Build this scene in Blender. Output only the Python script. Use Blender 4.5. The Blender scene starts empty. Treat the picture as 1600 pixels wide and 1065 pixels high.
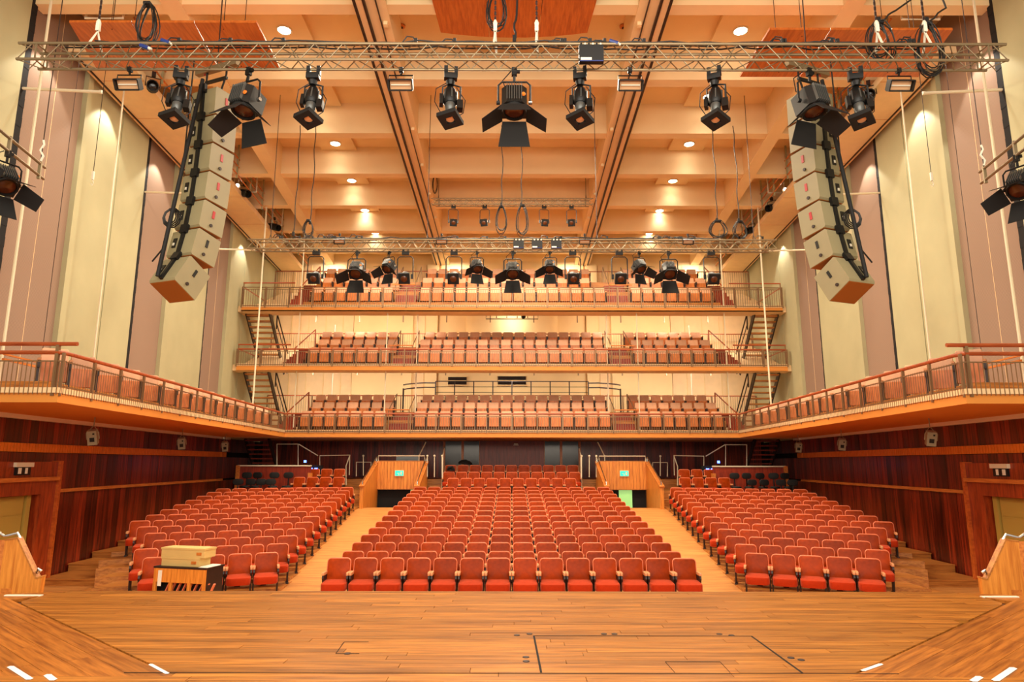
import bpy, math, random
from mathutils import Matrix, Vector
random.seed(7)
sc = bpy.context.scene
COL = sc.collection
R = math.radians
# ------------------------------------------------------------------ camera, world, lights, exposure
FPX = 1050.0; PITCH = R(10.3); EYE = 1.6
cd = bpy.data.cameras.new('camera'); cam = bpy.data.objects.new('camera', cd); COL.objects.link(cam)
cam.location = (0, 0, EYE); cam.rotation_euler = (R(90) + PITCH, 0, 0)
cam.rotation_euler.rotate_axis('Z', R(0.08))
cd.sensor_width = 36; cd.lens = FPX / 1600 * 36; cd.clip_end = 200; cd.clip_start = 0.05
sc.camera = cam
w = bpy.data.worlds.new('stage_house'); sc.world = w; w.use_nodes = True
bg = w.node_tree.nodes['Background']; bg.inputs[0].default_value = (1.0, 0.88, 0.74, 1); bg.inputs[1].default_value = 0.9
sc.view_settings.view_transform = 'Standard'; sc.view_settings.look = 'None'
sc.view_settings.exposure = 0.16; sc.view_settings.gamma = 1.0; sc.view_settings.use_curve_mapping = False
def area(name, loc, size, power, color, rot=(0, 0, 0), sy=None):
    l = bpy.data.lights.new(name, 'AREA'); l.energy = power; l.color = color; l.size = size
    if sy: l.shape = 'RECTANGLE'; l.size_y = sy
    o = bpy.data.objects.new(name, l); o.location = loc; o.rotation_euler = rot; COL.objects.link(o); return o
def spot(name, loc, power, ang, color, target=None, blend=.6, rad=.1):
    l = bpy.data.lights.new(name, 'SPOT'); l.energy = power; l.color = color
    l.spot_size = R(ang); l.spot_blend = blend; l.shadow_soft_size = rad
    o = bpy.data.objects.new(name, l); o.location = loc; COL.objects.link(o)
    if target is not None:
        o.rotation_euler = (Vector(target) - Vector(loc)).to_track_quat('-Z', 'Y').to_euler()
    return o
WARM = (1.0, .84, .62); PALE = (1.0, .92, .80)
# added fill: unseen area lamps over the stage and below the coffers
area('stage_fill', (0, 1.0, 10.5), 12, 900, PALE, (R(28), 0, 0), 4)
area('stage_up_fill', (0, -3.0, 5.0), 14, 1500, (1.0, .86, .68), (R(116), 0, 0), 3)  # unseen lamp behind the camera, added to lift ceiling and beam fronts
for yy, pw in ((16.0, 800), (22.2, 850), (28.0, 420)):
    area('house_fill', (0, yy, 11.9), 4.6, pw, WARM, (0, 0, 0), 1.6)
for s in (-1, 1):
    for yy, pw in ((15.6, 420), (21.8, 420), (28.0, 240)):
        area('house_fill', (s * 6.2, yy, 11.95), 3.0, pw, WARM, (0, 0, 0), 1.6)
    for yy in (14.6, 17.3, 20.6, 24.0, 29.0):      # wall washers let into the side soffit
        X = s * (10.22 + .07 * yy - .55)
        spot('wall_washer', (X, yy, 11.6), 210, 92, PALE, (X + s * .25, yy, 3.0), .25, .06)

# added fill lamps without fittings, brightening the plaster behind the balcony rows
for zz, pw in ((6.3, 52), (8.92, 58)):
    for xx in (-10.2, -7.4, -4.6, 0, 4.6, 7.4, 10.2):
        if xx or zz < 7: area('balcony_fill', (xx, 31.5, zz - .3), 1.2, pw, PALE, (R(55), 0, 0), .5)
area('balcony_fill', (0, 32.0, 8.6), .8, 30, PALE, (R(80), 0, 0), .3)
for xx in (-9.5, -3, 3, 9.5): area('balcony_fill', (xx, 33.8, 11.9), .6, 60, PALE, (R(20), 0, 0), .6)
# ------------------------------------------------------------------ helpers
def lin(c):
    return tuple(((x / 255) / 12.92 if x / 255 <= .04045 else ((x / 255 + .055) / 1.055) ** 2.4) for x in c)
def view(px, py):
    x = px - 800; y = 532.5 - py
    return Vector((x, FPX * math.cos(PITCH) - y * math.sin(PITCH), FPX * math.sin(PITCH) + y * math.cos(PITCH))) / FPX
def atY(px, py, Y): v = view(px, py); v = v * (Y / v.y); v.z += EYE; return v
def atZ(px, py, z): v = view(px, py); v = v * ((z - EYE) / v.z); v.z += EYE; return v
def pix(x, y, z):
    z -= EYE; zc = y * math.cos(PITCH) + z * math.sin(PITCH); yc = z * math.cos(PITCH) - y * math.sin(PITCH)
    return 800 + FPX * x / zc, 532.5 - FPX * yc / zc, zc
def wallx(y): return 10.22 + .07 * y
def balx(y): return 7.37 + .075 * y

class G:
    """collects shapes and becomes one mesh"""
    def __init__(s): s.v = []; s.f = []; s.m = []; s.cur = 0
    def add(s, vs, fs):
        b = len(s.v); s.v += [tuple(v) for v in vs]; s.f += [tuple(i + b for i in f) for f in fs]; s.m += [s.cur] * len(fs); return s
    def box(s, x0, y0, z0, x1, y1, z1, mat=None):
        vs = [Vector(p) for p in ((x0,y0,z0),(x1,y0,z0),(x1,y1,z0),(x0,y1,z0),(x0,y0,z1),(x1,y0,z1),(x1,y1,z1),(x0,y1,z1))]
        if mat is not None: vs = [mat @ v for v in vs]
        return s.add(vs, ((0,3,2,1),(4,5,6,7),(0,1,5,4),(1,2,6,5),(2,3,7,6),(3,0,4,7)))
    def cbox(s, c, d, mat=None):
        m = Matrix.Translation(c) @ (mat.to_4x4() if mat is not None else Matrix.Identity(4))
        return s.box(-d[0]/2, -d[1]/2, -d[2]/2, d[0]/2, d[1]/2, d[2]/2, m)
    def prism(s, poly, vec):
        n = len(poly); vec = Vector(vec); poly = [Vector(p) for p in poly]
        vs = poly + [p + vec for p in poly]
        return s.add(vs, [tuple(range(n))[::-1], tuple(range(n, 2*n))] + [(i, (i+1) % n, n + (i+1) % n, n + i) for i in range(n)])
    def tube(s, pts, r, n=6, closed=False):
        pts = [Vector(p) for p in pts]; k = len(pts); vs = []; ref = None
        for i, p in enumerate(pts):
            if closed: t = pts[(i+1) % k] - pts[i-1]
            else: t = pts[min(i+1, k-1)] - pts[max(i-1, 0)]
            t.normalize()
            if ref is None:
                ref = Vector((0,0,1)) if abs(t.z) < .9 else Vector((1,0,0))
            a = (ref - t * ref.dot(t)).normalized(); b = t.cross(a); ref = a
            rr = r[i] if isinstance(r, (list, tuple)) else r
            vs += [p + (a * math.cos(2*math.pi*j/n) + b * math.sin(2*math.pi*j/n)) * rr for j in range(n)]
        fs = []
        for i in range(k if closed else k - 1):
            o = i*n; q = ((i+1) % k)*n
            fs += [(o+j, o+(j+1) % n, q+(j+1) % n, q+j) for j in range(n)]
        if not closed: fs += [tuple(range(n))[::-1], tuple(range((k-1)*n, k*n))]
        return s.add(vs, fs)
    def bar(s, a, b, r, n=6): return s.tube([a, b], r, n)
    def beam(s, a, b, w, h, up=(0,0,1)):
        a = Vector(a); b = Vector(b); t = (b - a).normalized(); u = Vector(up)
        if abs(t.dot(u)) > .95: u = Vector((0,1,0))
        x = t.cross(u).normalized(); z = x.cross(t)
        vs = [p + x*sx*w/2 + z*sz*h/2 for p in (a, b) for sx, sz in ((-1,-1),(1,-1),(1,1),(-1,1))]
        return s.add(vs, ((0,1,2,3)[::-1],(4,5,6,7),(0,1,5,4),(1,2,6,5),(2,3,7,6),(3,0,4,7)))
    def lathe(s, prof, o, d, n=12, caps=True):
        o = Vector(o); d = Vector(d).normalized(); ref = Vector((1,0,0)) if abs(d.x) < .9 else Vector((0,0,1))
        a = (ref - d*ref.dot(d)).normalized(); b = d.cross(a); vs = []
        for r, h in prof: vs += [o + d*h + (a*math.cos(2*math.pi*j/n) + b*math.sin(2*math.pi*j/n))*r for j in range(n)]
        fs = []
        for i in range(len(prof)-1): fs += [(i*n+j, i*n+(j+1) % n, (i+1)*n+(j+1) % n, (i+1)*n+j) for j in range(n)]
        if caps: fs += [tuple(range(n))[::-1], tuple(range((len(prof)-1)*n, len(prof)*n))]
        return s.add(vs, fs)
    def pillow(s, w, h, t, r, bulge, mat, q=4):
        """rounded rectangle in local XZ, thickness t along Y, its front (-Y) swelling by bulge"""
        ring = []
        for cx, cz, a0 in ((w/2-r, h/2-r, 0), (-w/2+r, h/2-r, 90), (-w/2+r, -h/2+r, 180), (w/2-r, -h/2+r, 270)):
            for j in range(q): 
                a = R(a0 + 90*j/(q-1)); ring.append((cx + r*math.cos(a), cz + r*math.sin(a)))
        n = len(ring); vs = []
        for sc_, y in ((.97, t/2), (1, t/2-.012), (1, -t/2+.012), (.95, -t/2-.004), (.6, -t/2-bulge*.8), (.2, -t/2-bulge)):
            vs += [mat @ Vector((x*sc_, y, z*sc_)) for x, z in ring]
        fs = [tuple(range(n))]
        for i in range(5): fs += [(i*n+j, (i+1)*n+j, (i+1)*n+(j+1) % n, i*n+(j+1) % n) for j in range(n)]
        fs.append(tuple(range(5*n, 6*n))[::-1])
        return s.add(vs, fs)
    def mesh(s, name, mats, smooth=False):
        me = bpy.data.meshes.new(name); me.from_pydata(s.v, [], s.f)
        for m in (mats if isinstance(mats, (list, tuple)) else [mats]): me.materials.append(m)
        if any(s.m): me.polygons.foreach_set('material_index', s.m)
        if smooth:
            me.polygons.foreach_set('use_smooth', [True]*len(me.polygons)); me.set_sharp_from_angle(angle=R(40))
        me.update(); return me
def inst(name, me, parent=None, loc=None, rz=0, rot=None):
    o = bpy.data.objects.new(name, me); COL.objects.link(o)
    if parent is not None: o.parent = parent
    if loc is not None: o.location = loc
    if rot is not None: o.rotation_euler = rot
    elif rz: o.rotation_euler = (0, 0, rz)
    return o
def part(name, g, mat, parent, smooth=False, kind=None, label=None):
    """a child whose shape was drawn in world coordinates (parents only move, before this, by translation)"""
    o = bpy.data.objects.new(name, g.mesh(name, mat, smooth)); COL.objects.link(o)
    if parent is not None:
        o.parent = parent
        p = parent; off = Vector((0,0,0))
        while p is not None: off += p.location + (p.matrix_parent_inverse.translation if p.parent else Vector((0,0,0))); p = p.parent
        o.matrix_parent_inverse = Matrix.Translation(-off)
    if kind: o['kind'] = kind
    if label: o['label'] = label
    return o
def tag(o, label=None, cat=None, group=None, kind=None):
    for k, v in (('label', label), ('category', cat), ('group', group), ('kind', kind)):
        if v: o[k] = v
    return o
def thing(name, label, cat, loc=(0,0,0), rz=0, group=None):
    o = bpy.data.objects.new(name, None); o.empty_display_size = .2; COL.objects.link(o)
    o.location = loc; o.rotation_euler = (0, 0, rz); return tag(o, label, cat, group)
def solo(name, g, mat, label, cat, group=None, smooth=False):
    return tag(part(name, g, mat, None, smooth), label, cat, group)
def struct(name, g, mat, smooth=False, label=None):
    o = part(name, g, mat, None, smooth); o['kind'] = 'structure'
    if label: o['label'] = label
    return o
def group_root(name, loc=(0,0,0), label=None):
    o = bpy.data.objects.new(name, None); COL.objects.link(o); o.location = loc; o['kind'] = 'structure'
    if label: o['label'] = label
    return o
KIDS = {}
def copy_tree(o, kids, parent=None):
    c = o.copy(); COL.objects.link(c)
    if parent is not None: c.parent = parent
    for ch, sub in kids: copy_tree(ch, sub, c)
    return c
def tree(o): return [(ch, tree(ch)) for ch in o.children]
class Proto:
    def __init__(s, root): s.root = root; s.kids = tree(root); s.used = False
    def put(s, loc, rz, label, cat=None, group=None, scale=1, rot=None):
        o = s.root if not s.used else copy_tree(s.root, s.kids)
        s.used = True; o.location = loc; o.rotation_euler = rot if rot else (0, 0, rz); o.scale = (scale,)*3
        return tag(o, label, cat, group)
ORD = 'zeroth first second third fourth fifth sixth seventh eighth ninth tenth eleventh twelfth thirteenth fourteenth fifteenth sixteenth seventeenth eighteenth'.split()
def nth(i, n):      # place in a row read from the left
    if i == 0: return 'leftmost'
    if i == n-1: return 'rightmost'
    return ORD[i+1] + ' from left'

# ------------------------------------------------------------------ materials
def nodes(name):
    m = bpy.data.materials.new(name); m.use_nodes = True; nt = m.node_tree
    return m, nt, nt.nodes['Principled BSDF'], nt.nodes.new, nt.links.new
def ramp(nt, stops):
    r = nt.nodes.new('ShaderNodeValToRGB'); e = r.color_ramp.elements
    while len(e) < len(stops): e.new(.5)
    for el, (p, c) in zip(e, stops): el.position = p; el.color = (*c, 1)
    return r
def vary(nt, colsock, bsdf, var):
    """a different brightness for every object that wears the material"""
    oi = nt.nodes.new('ShaderNodeObjectInfo'); mp = nt.nodes.new('ShaderNodeMapRange')
    mp.inputs[3].default_value = 1 - var; mp.inputs[4].default_value = 1 + var
    nt.links.new(oi.outputs['Random'], mp.inputs[0])
    h = nt.nodes.new('ShaderNodeHueSaturation'); nt.links.new(mp.outputs[0], h.inputs['Value']); nt.links.new(colsock, h.inputs['Color'])
    nt.links.new(h.outputs[0], bsdf.inputs['Base Color']); return oi
def plain(name, c, rough=.6, metal=0, var=0, noise=0, nscale=3, spec=None, sheen=0):
    m, nt, b, new, link = nodes(name); c = lin(c)
    b.inputs['Base Color'].default_value = (*c, 1); b.inputs['Roughness'].default_value = rough; b.inputs['Metallic'].default_value = metal
    if sheen: b.inputs['Sheen Weight'].default_value = sheen; b.inputs['Sheen Tint'].default_value = (1, .55, .35, 1)
    if spec is not None: b.inputs['Specular IOR Level'].default_value = spec
    out = None
    if noise:
        t = new('ShaderNodeTexCoord'); n = new('ShaderNodeTexNoise'); n.inputs['Scale'].default_value = nscale; n.inputs['Detail'].default_value = 5
        link(t.outputs['Object'], n.inputs['Vector'])
        r = ramp(nt, [(.3, [x*(1-noise) for x in c]), (.7, [min(1, x*(1+noise)) for x in c])]); link(n.outputs[0], r.inputs[0])
        link(r.outputs[0], b.inputs['Base Color']); out = r.outputs[0]
    if var:
        if out is None:
            rgb = new('ShaderNodeRGB'); rgb.outputs[0].default_value = (*c, 1); out = rgb.outputs[0]
        vary(nt, out, b, var)
    return m
def wood(name, c1, c2, axis=0, rough=.35, var=.12, fine=14, coarse=1.2, scale=1.5, bump=0, spec=.5):
    """grain that runs along the object's own axis"""
    m, nt, b, new, link = nodes(name); t = new('ShaderNodeTexCoord'); mp = new('ShaderNodeMapping')
    sc_ = [fine]*3; sc_[axis] = coarse; mp.inputs['Scale'].default_value = sc_
    oi = new('ShaderNodeObjectInfo'); mul = new('ShaderNodeMath'); mul.operation = 'MULTIPLY'; mul.inputs[1].default_value = 40
    link(oi.outputs['Random'], mul.inputs[0]); link(t.outputs['Object'], mp.inputs['Vector']); link(mul.outputs[0], mp.inputs['Location'])
    n = new('ShaderNodeTexNoise'); n.inputs['Scale'].default_value = scale; n.inputs['Detail'].default_value = 4; n.inputs['Roughness'].default_value = .6
    link(mp.outputs[0], n.inputs['Vector'])
    r = ramp(nt, [(.32, lin(c2)), (.62, lin(c1))]); link(n.outputs[0], r.inputs[0])
    b.inputs['Roughness'].default_value = rough; b.inputs['Specular IOR Level'].default_value = spec
    if var: vary(nt, r.outputs[0], b, var)
    else: link(r.outputs[0], b.inputs['Base Color'])
    if bump:
        bp = new('ShaderNodeBump'); bp.inputs['Strength'].default_value = bump; link(n.outputs[0], bp.inputs['Height']); link(bp.outputs[0], b.inputs['Normal'])
    return m
def glow(name, c, strength):
    m, nt, b, new, link = nodes(name); b.inputs['Base Color'].default_value = (*lin(c), 1)
    b.inputs['Emission Color'].default_value = (*lin(c), 1); b.inputs['Emission Strength'].default_value = strength; return m
def woven(name, c, amount=.12):
    m, nt, b, new, link = nodes(name); t = new('ShaderNodeTexCoord'); wv = new('ShaderNodeTexWave')
    wv.inputs['Scale'].default_value = 9; wv.inputs['Distortion'].default_value = 1.5; wv.inputs['Detail'].default_value = 3
    mp = new('ShaderNodeMapping'); mp.inputs['Rotation'].default_value = (R(12), 0, 0); mp.inputs['Scale'].default_value = (.2, .35, 1.2); wv.bands_direction = 'Z'
    link(t.outputs['Object'], mp.inputs['Vector']); link(mp.outputs[0], wv.inputs['Vector']); c = lin(c)
    r = ramp(nt, [(0, [x*(1-amount) for x in c]), (1, [min(1, x*(1+amount)) for x in c])]); link(wv.outputs['Color'], r.inputs[0])
    link(r.outputs[0], b.inputs['Base Color']); b.inputs['Roughness'].default_value = .85; return m
MAT = dict(
    plaster=plain('plaster', (236, 205, 150), .8, noise=.05, nscale=.8),
    ceilingpaint=plain('ceiling_paint', (240, 212, 164), .8, noise=.05, nscale=.6),
    cream=plain('cream_panel', (176, 172, 134), .75, noise=.06, nscale=.9),
    mauve=woven('mauve_fabric', (146, 121, 102)),
    soffit=plain('soffit_paint', (238, 206, 158), .75, noise=.04),
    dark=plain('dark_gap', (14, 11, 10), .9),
    stage=wood('stage_board', (186, 120, 48), (116, 64, 20), 0, .3, .24, fine=22, coarse=1.0),
    stageR=wood('stage_board_wedge', (180, 110, 42), (120, 64, 20), 0, .3, .15, fine=16, coarse=1.0),
    stagebase=plain('stage_base', (96, 52, 20), .7),
    floor=wood('floor_board', (216, 152, 82), (176, 112, 56), 0, .4, 0, fine=9, coarse=.8),
    tread=wood('tread_board', (196, 128, 58), (150, 86, 32), 0, .4, .06),
    rosewood=wood('rosewood', (132, 42, 17), (46, 10, 6), 2, .3, .6, fine=10, coarse=.5),
    mahog=wood('mahogany', (164, 66, 26), (112, 36, 14), 2, .3, .08, fine=10),
    fluted=plain('fluted_orange', (222, 120, 32), .45, var=.0, noise=.1, nscale=6),
    trimwood=wood('trim_wood', (216, 130, 54), (180, 96, 34), 1, .4, .05),
    oak=wood('oak_panel', (230, 148, 58), (192, 110, 36), 2, .4, .05, fine=16),
    redwood=wood('red_panel', (150, 52, 26), (112, 32, 16), 2, .4, .1),
    ply=wood('orange_ply', (196, 96, 36), (160, 70, 24), 0, .35, .06, fine=10),
    olive=plain('door_olive', (180, 148, 66), .5),
    steel=plain('truss_aluminium', (142, 126, 98), .45, .6),
    white=plain('white_paint', (236, 230, 210), .5),
    trimwhite=plain('white_trim', (226, 214, 184), .5),
    handrail=wood('handrail_timber', (176, 84, 42), (140, 60, 28), 0, .35, .0),
    railmetal=plain('rail_metal', (142, 112, 82), .4, .5),
    chrome=plain('chrome', (205, 205, 200), .2, 1.0),
    iron=plain('dark_iron', (42, 22, 16), .5),
    black=plain('black_metal', (24, 24, 24), .42, .3),
    blackmat=plain('black_matt', (13, 13, 13), .75),
    grey=plain('fixture_grey', (96, 98, 96), .35, .5),
    rubber=plain('cable_rubber', (18, 17, 16), .55),
    blue=plain('blue_plug', (26, 54, 128), .4),
    leather=plain('red_leather', (152, 54, 8), .34, var=.2, noise=.22, nscale=9, spec=.09),
    velvet=plain('red_velvet', (174, 48, 12), .75, var=.08, noise=.08, nscale=14, spec=.08, sheen=.22),
    piping=plain('piping', (232, 128, 88), .5),
    armpad=plain('arm_pad', (214, 150, 100), .5, var=.1),
    balwood=wood('balcony_ply', (206, 120, 58), (174, 92, 38), 2, .4, .1),
    balback=plain('balcony_upholstery', (128, 52, 24), .6, var=.32, noise=.08, nscale=8),
    balpale=plain('balcony_upholstery_pale_glare', (212, 160, 124), .5, var=.22, noise=.08, nscale=8),  # pale fabric, with patchy glare on the backs put into its colour
    cabinet=plain('speaker_cream', (146, 136, 102), .5, noise=.05),
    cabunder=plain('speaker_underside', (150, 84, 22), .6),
    balcsoffit=plain('balcony_soffit', (220, 142, 58), .6, noise=.04),
    red=plain('red_handle', (176, 24, 34), .4),
    card=plain('box_board', (214, 182, 112), .7, noise=.06),
    paper=plain('paper', (240, 236, 220), .7),
    tape=plain('white_tape', (238, 234, 228), .6),
    lamp=glow('lamp_white', (255, 244, 220), 20),
    lensamber=plain('lens_amber', (84, 44, 22), .2),
    flood=plain('flood_reflector', (226, 176, 130), .3, .3),
    exitgreen=glow('exit_green', (30, 205, 170), 1.1),
    mintglow=glow('green_panel_glow', (150, 214, 130), .55),  # door leaf is no lamp; its backlight is put in as glow
    bluelamp=glow('blue_lamp', (70, 100, 255), 9),
    glassdark=plain('dark_glass', (40, 30, 14), .15),
    spkgrey=plain('speaker_grey', (150, 142, 114), .5),
    screen=plain('screen_pale', (150, 170, 176), .4),
)
M = MAT
# ------------------------------------------------------------------ stage
st = group_root('stage_floor', (0, 8, 0), 'polished honey timber stage floor at the front of the hall')
g = G(); g.prism([(-11.6,-3,-.045),(-11.6,8.55,-.045),(-6.1,8.6,-.045),(-5.65,8.93,-.045),(5.65,8.93,-.045),(6.1,8.6,-.045),(11.6,8.55,-.045),(11.6,-3,-.045)], (0,0,-1.1))
part('stage_base', g, M['stagebase'], st)
def wedge_x(y): return 2.64 + (y - 5.55) * 1.16
random.seed(3)
PW = .112; y = 4.6; pm = {}
def plank(L, W):
    k = (round(L, 1), W)
    if k not in pm:
        g = G(); L_, b = L/2, .002
        g.box(-L_+.0025, -W/2+.0025, -.04, L_-.0025, W/2-.0025, 0); pm[k] = g.mesh('plank', M['stage'])
    return pm[k]
nplank = 0
while y < 8.84:
    h0, h1 = (wedge_x(y) - .03, wedge_x(y + PW) - .03) if y > 5.5 else (4.6, 4.6)
    h0, h1 = min(h0, 5.75), min(h1, 5.75); hw = max(h0, h1)
    x = -hw + random.uniform(-.9, 0)
    while x < hw:
        L = round(random.uniform(1.4, 3.2), 1); a, b = x, x + L; x = b
        if min(b, hw) - max(a, -hw) < .16: continue
        z = -.0015 + random.uniform(0, .0015); e_ = .0025
        if a > -min(h0, h1) and b < min(h0, h1): inst('plank', plank(L, PW), st, ((a+b)/2, y + PW/2 - 8, z)); nplank += 1; continue
        q = [(max(a, -h0)+e_, -PW/2+e_), (min(b, h0)-e_, -PW/2+e_), (min(b, h1)-e_, PW/2-e_), (max(a, -h1)+e_, PW/2-e_)]
        c = sum(p[0] for p in q)/4
        g = G(); g.prism([(px_-c, py_, -.04) for px_, py_ in q], (0, 0, .04)); inst('plank', g.mesh('plank', M['stage']), st, (c, y + PW/2 - 8, z)); nplank += 1
    y += PW
# nosing along the edge of the stage
g = G(); g.box(-5.6, 8.85, -.05, 5.6, 8.95, .002); part('stage_nosing', g, M['stage'], st)
# boards of the two side wedges run along the boundary
ang = math.atan2(1, 1.16); WW = .205
for s in (-1, 1):
    d = Vector((s*1.16, 1, 0)).normalized(); nrm = Vector((s*1, -1.16, 0)).normalized()
    p0 = Vector((s*wedge_x(5.0), 5.0, 0)); k = 0
    for k in range(15):
        c0 = p0 + nrm * (WW * (k + .5)); tt = random.uniform(-.8, 0)
        while tt < 6.4:
            L = random.uniform(1.6, 3.0); a, b = tt, tt + L; tt = b
            def inside(u):
                q = c0 + d*u; return q.y < 8.5 and abs(q.x) < 7.6 and q.y > 4.4
            while a < b and not inside(a): a += .1
            while b > a and not inside(b): b -= .1
            if b - a < .2: continue
            q = c0 + d * ((a+b)/2)
            g = G(); g.box(-(b-a)/2+.002, -WW/2+.002, -.04, (b-a)/2-.002, WW/2-.002, 0)
            inst('plank', g.mesh('plank', M['stageR']), st, (q.x, q.y-8, -.001), math.atan2(d.y, d.x)); nplank += 1
# filler corner pieces and white nosing strip at the stage sides
for s in (-1, 1):
    g = G(); g.prism([(s*5.62,8.9,-.04),(s*7.6,8.52,-.04),(s*7.6,8.2,-.04),(s*5.9,8.42,-.04)], (0,0,.038)); part('stage_nosing', g, M['stageR'], st)
    g = G(); g.box(min(s*5.75, s*6.2), 8.63, -.03, max(s*5.75, s*6.2), 8.68, .006); part('edge_strip', g, M['white'], st, label='thin white metal edge strip')
# trap lines (open joints), floor plates, tape
g = G()
def line(a, b, wd): g.beam((*a, .0012), (*b, .0012), wd, .003)
line((.21,6.73),(.23,5.6),.017); line((2.26,6.73),(2.26,5.6),.015); line((.21,6.73),(2.26,6.73),.008); line((-3,5.58),(3,5.58),.006)
line((1.26,5.89),(1.71,5.89),.003); line((1.26,5.89),(1.27,5.6),.003); line((1.71,5.89),(1.70,5.6),.003)
line((-1.5,6.12),(-1.52,6.5),.005); line((-1.52,6.5),(-1.3,6.5),.003); line((-1.5,6.12),(-1.3,6.12),.003)
part('trap_joint', g, M['dark'], st, label='dark open joints of the stage trap')
for x, y in ((.17,6.8),(.05,6.75),(.12,6.02),(.12,5.9),(.88,6.8),(.98,6.8),(1.98,6.8),(2.08,6.75),(2.34,6.01),(2.4,5.95),(-1.4,6.12)):
    g = G(); g.lathe([(.0,0),(.03,.0),(.026,.004),(0,.004)], (x, y, .0005), (0,0,1), 10); part('floor_plate', g, M['iron'], st)
tp = [((236,1039),(262,1053),.03,'white tape strip on the stage wedge at left, beside the joint'),
      ((17,1043),(47,1062),.045,'broad white tape strip in the near left corner of the stage'),
      ((75,1056),(84,1063),.05,'short white tape stub near the left corner of the stage'),
      ((1349,1047),(1377,1037),.035,'white tape strip on the stage wedge at right, beside the joint'),
      ((1556,1062),(1584,1043),.05,'broad white tape strip in the near right corner of the stage'),
      ((1522,1063),(1531,1057),.05,'short white tape stub near the right corner of the stage')]
for a, b, wd, lb in tp:
    a = atZ(*a, 0); b = atZ(*b, 0); g = G(); g.beam((a.x, a.y, .0035), (b.x, b.y, .0035), wd, .002)
    for q in (.0, 1.0):
        p = a.lerp(b, q); g.cbox((p.x, p.y, .0045), (wd*.8, wd*.8, .001))
    solo('floor_tape', g, M['tape'], lb, 'tape', 'white tape marks on the stage')

# ------------------------------------------------------------------ stalls floor
def fz(y): return -1.14 if y < 15.2 else min(-1.14 + .094*(y - 15.2), -.08)
def aisx(y): return 4.95 + .085*(y - 15.2)         # outer line of the aisles
g = G()
ys = [8.9, 15.2, 20, 26.4]
vs = []; 
for y in ys: vs += [(-11.9, y, fz(y)-.35), (11.9, y, fz(y)-.35), (-5.9, y, fz(y)), (5.9, y, fz(y))]
fs = []
for i in range(3):
    o = 4*i; fs += [(o+2, o+3, o+7, o+6), (o, o+1, o+5, o+4)[::-1]]
fs += [(0,1,3,2), (12,13,15,14)[::-1]]
g.add(vs, fs)
# side floors in front of the tiers
for s in (-1, 1):
    g.box(min(s*4.8, s*8.4), 8.9, -1.4, max(s*4.8, s*8.4), 16.5, -1.146); g.box(min(s*8.4, s*11.8), 8.9, -1.6, max(s*8.4, s*11.8), 18.5, -1.3)
struct('floor', g, M['floor'], label='timber boarded floor and aisles of the stalls')
# aisle boards that can still be told apart: alternate risers across the aisle
rake = group_root('seating_rake', (0, 20, 0), 'stepped timber platforms that carry the side blocks of stalls seats')
rowY = [14.94 + .887*j for j in range(13)]
def outer_x(j): return [7.4,8.0,8.5,8.9,9.35,9.75,9.95,10.05,10.1,10.2,10.3,10.4,10.5][j]
for s in (-1, 1):
    for j in range(13):
        xi = aisx(rowY[j]); xo = outer_x(j) + .25; yf = rowY[j] - .62; z = -1.14 + .083*j
        if j == 0: continue
        g = G(); dp = 1.6
        g.prism([(s*xi, yf, z), (s*xo, yf-.38*(xo-xi), z), (s*xo, yf-.38*(xo-xi)+dp, z), (s*xi, yf+dp, z)], (0,0,-.5))
        part('riser', g, M['tread'], rake)
    # stairs beside the wall
    for k, (yf, z, xi) in enumerate(((16.85,-1.13,8.9),(18.05,-.95,9.3),(19.15,-.8,9.7),(20.5,-.66,10.0),(21.6,-.5,10.2),(22.7,-.3,10.3),(23.8,-.12,10.4))):
        xo = wallx(yf+.6) - .12
        g = G(); g.box(min(s*xi, s*xo), yf, z-.5, max(s*xi, s*xo), yf+1.4, z-.03); g.box(min(s*xi, s*xo), yf-.03, z-.03, max(s*xi, s*xo), yf+1.4, z)
        part('stair_step', g, M['tread'], rake)
    g = G(); g.prism([(s*8.2,15.2,-1.1),(s*9.2,15.0,-1.1),(s*9.4,16.9,-1.1),(s*8.6,16.9,-1.1)], (0,0,-.3)); part('stair_step', g, M['tread'], rake)

# rear stalls platforms
tiers = group_root('rear_platform', (0, 29, 0), 'stepped timber platforms at the back of the stalls')
def tb(x0, x1, y0, y1, z, zb=-.6, m='tread'):
    g = G(); g.box(x0, y0, zb, x1, y1, z); part('platform', g, M[m], tiers)
tb(-3.5, 3.5, 26.35, 27.35, -.06); tb(-3.5, 3.5, 27.35, 28.3, .14); tb(-3.5, 3.5, 28.3, 29.2, .38); tb(-3.5, 3.5, 29.2, 30.4, .66); tb(-12.2, 12.2, 30.4, 34.2, .9)
for s in (-1, 1):
    x0, x1 = sorted((s*5.85, s*12.15)); tb(x0, x1, 25.4, 27.2, -.06); tb(x0, x1, 27.2, 28.2, .18); tb(x0, x1, 28.2, 30.4, .5)
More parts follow.
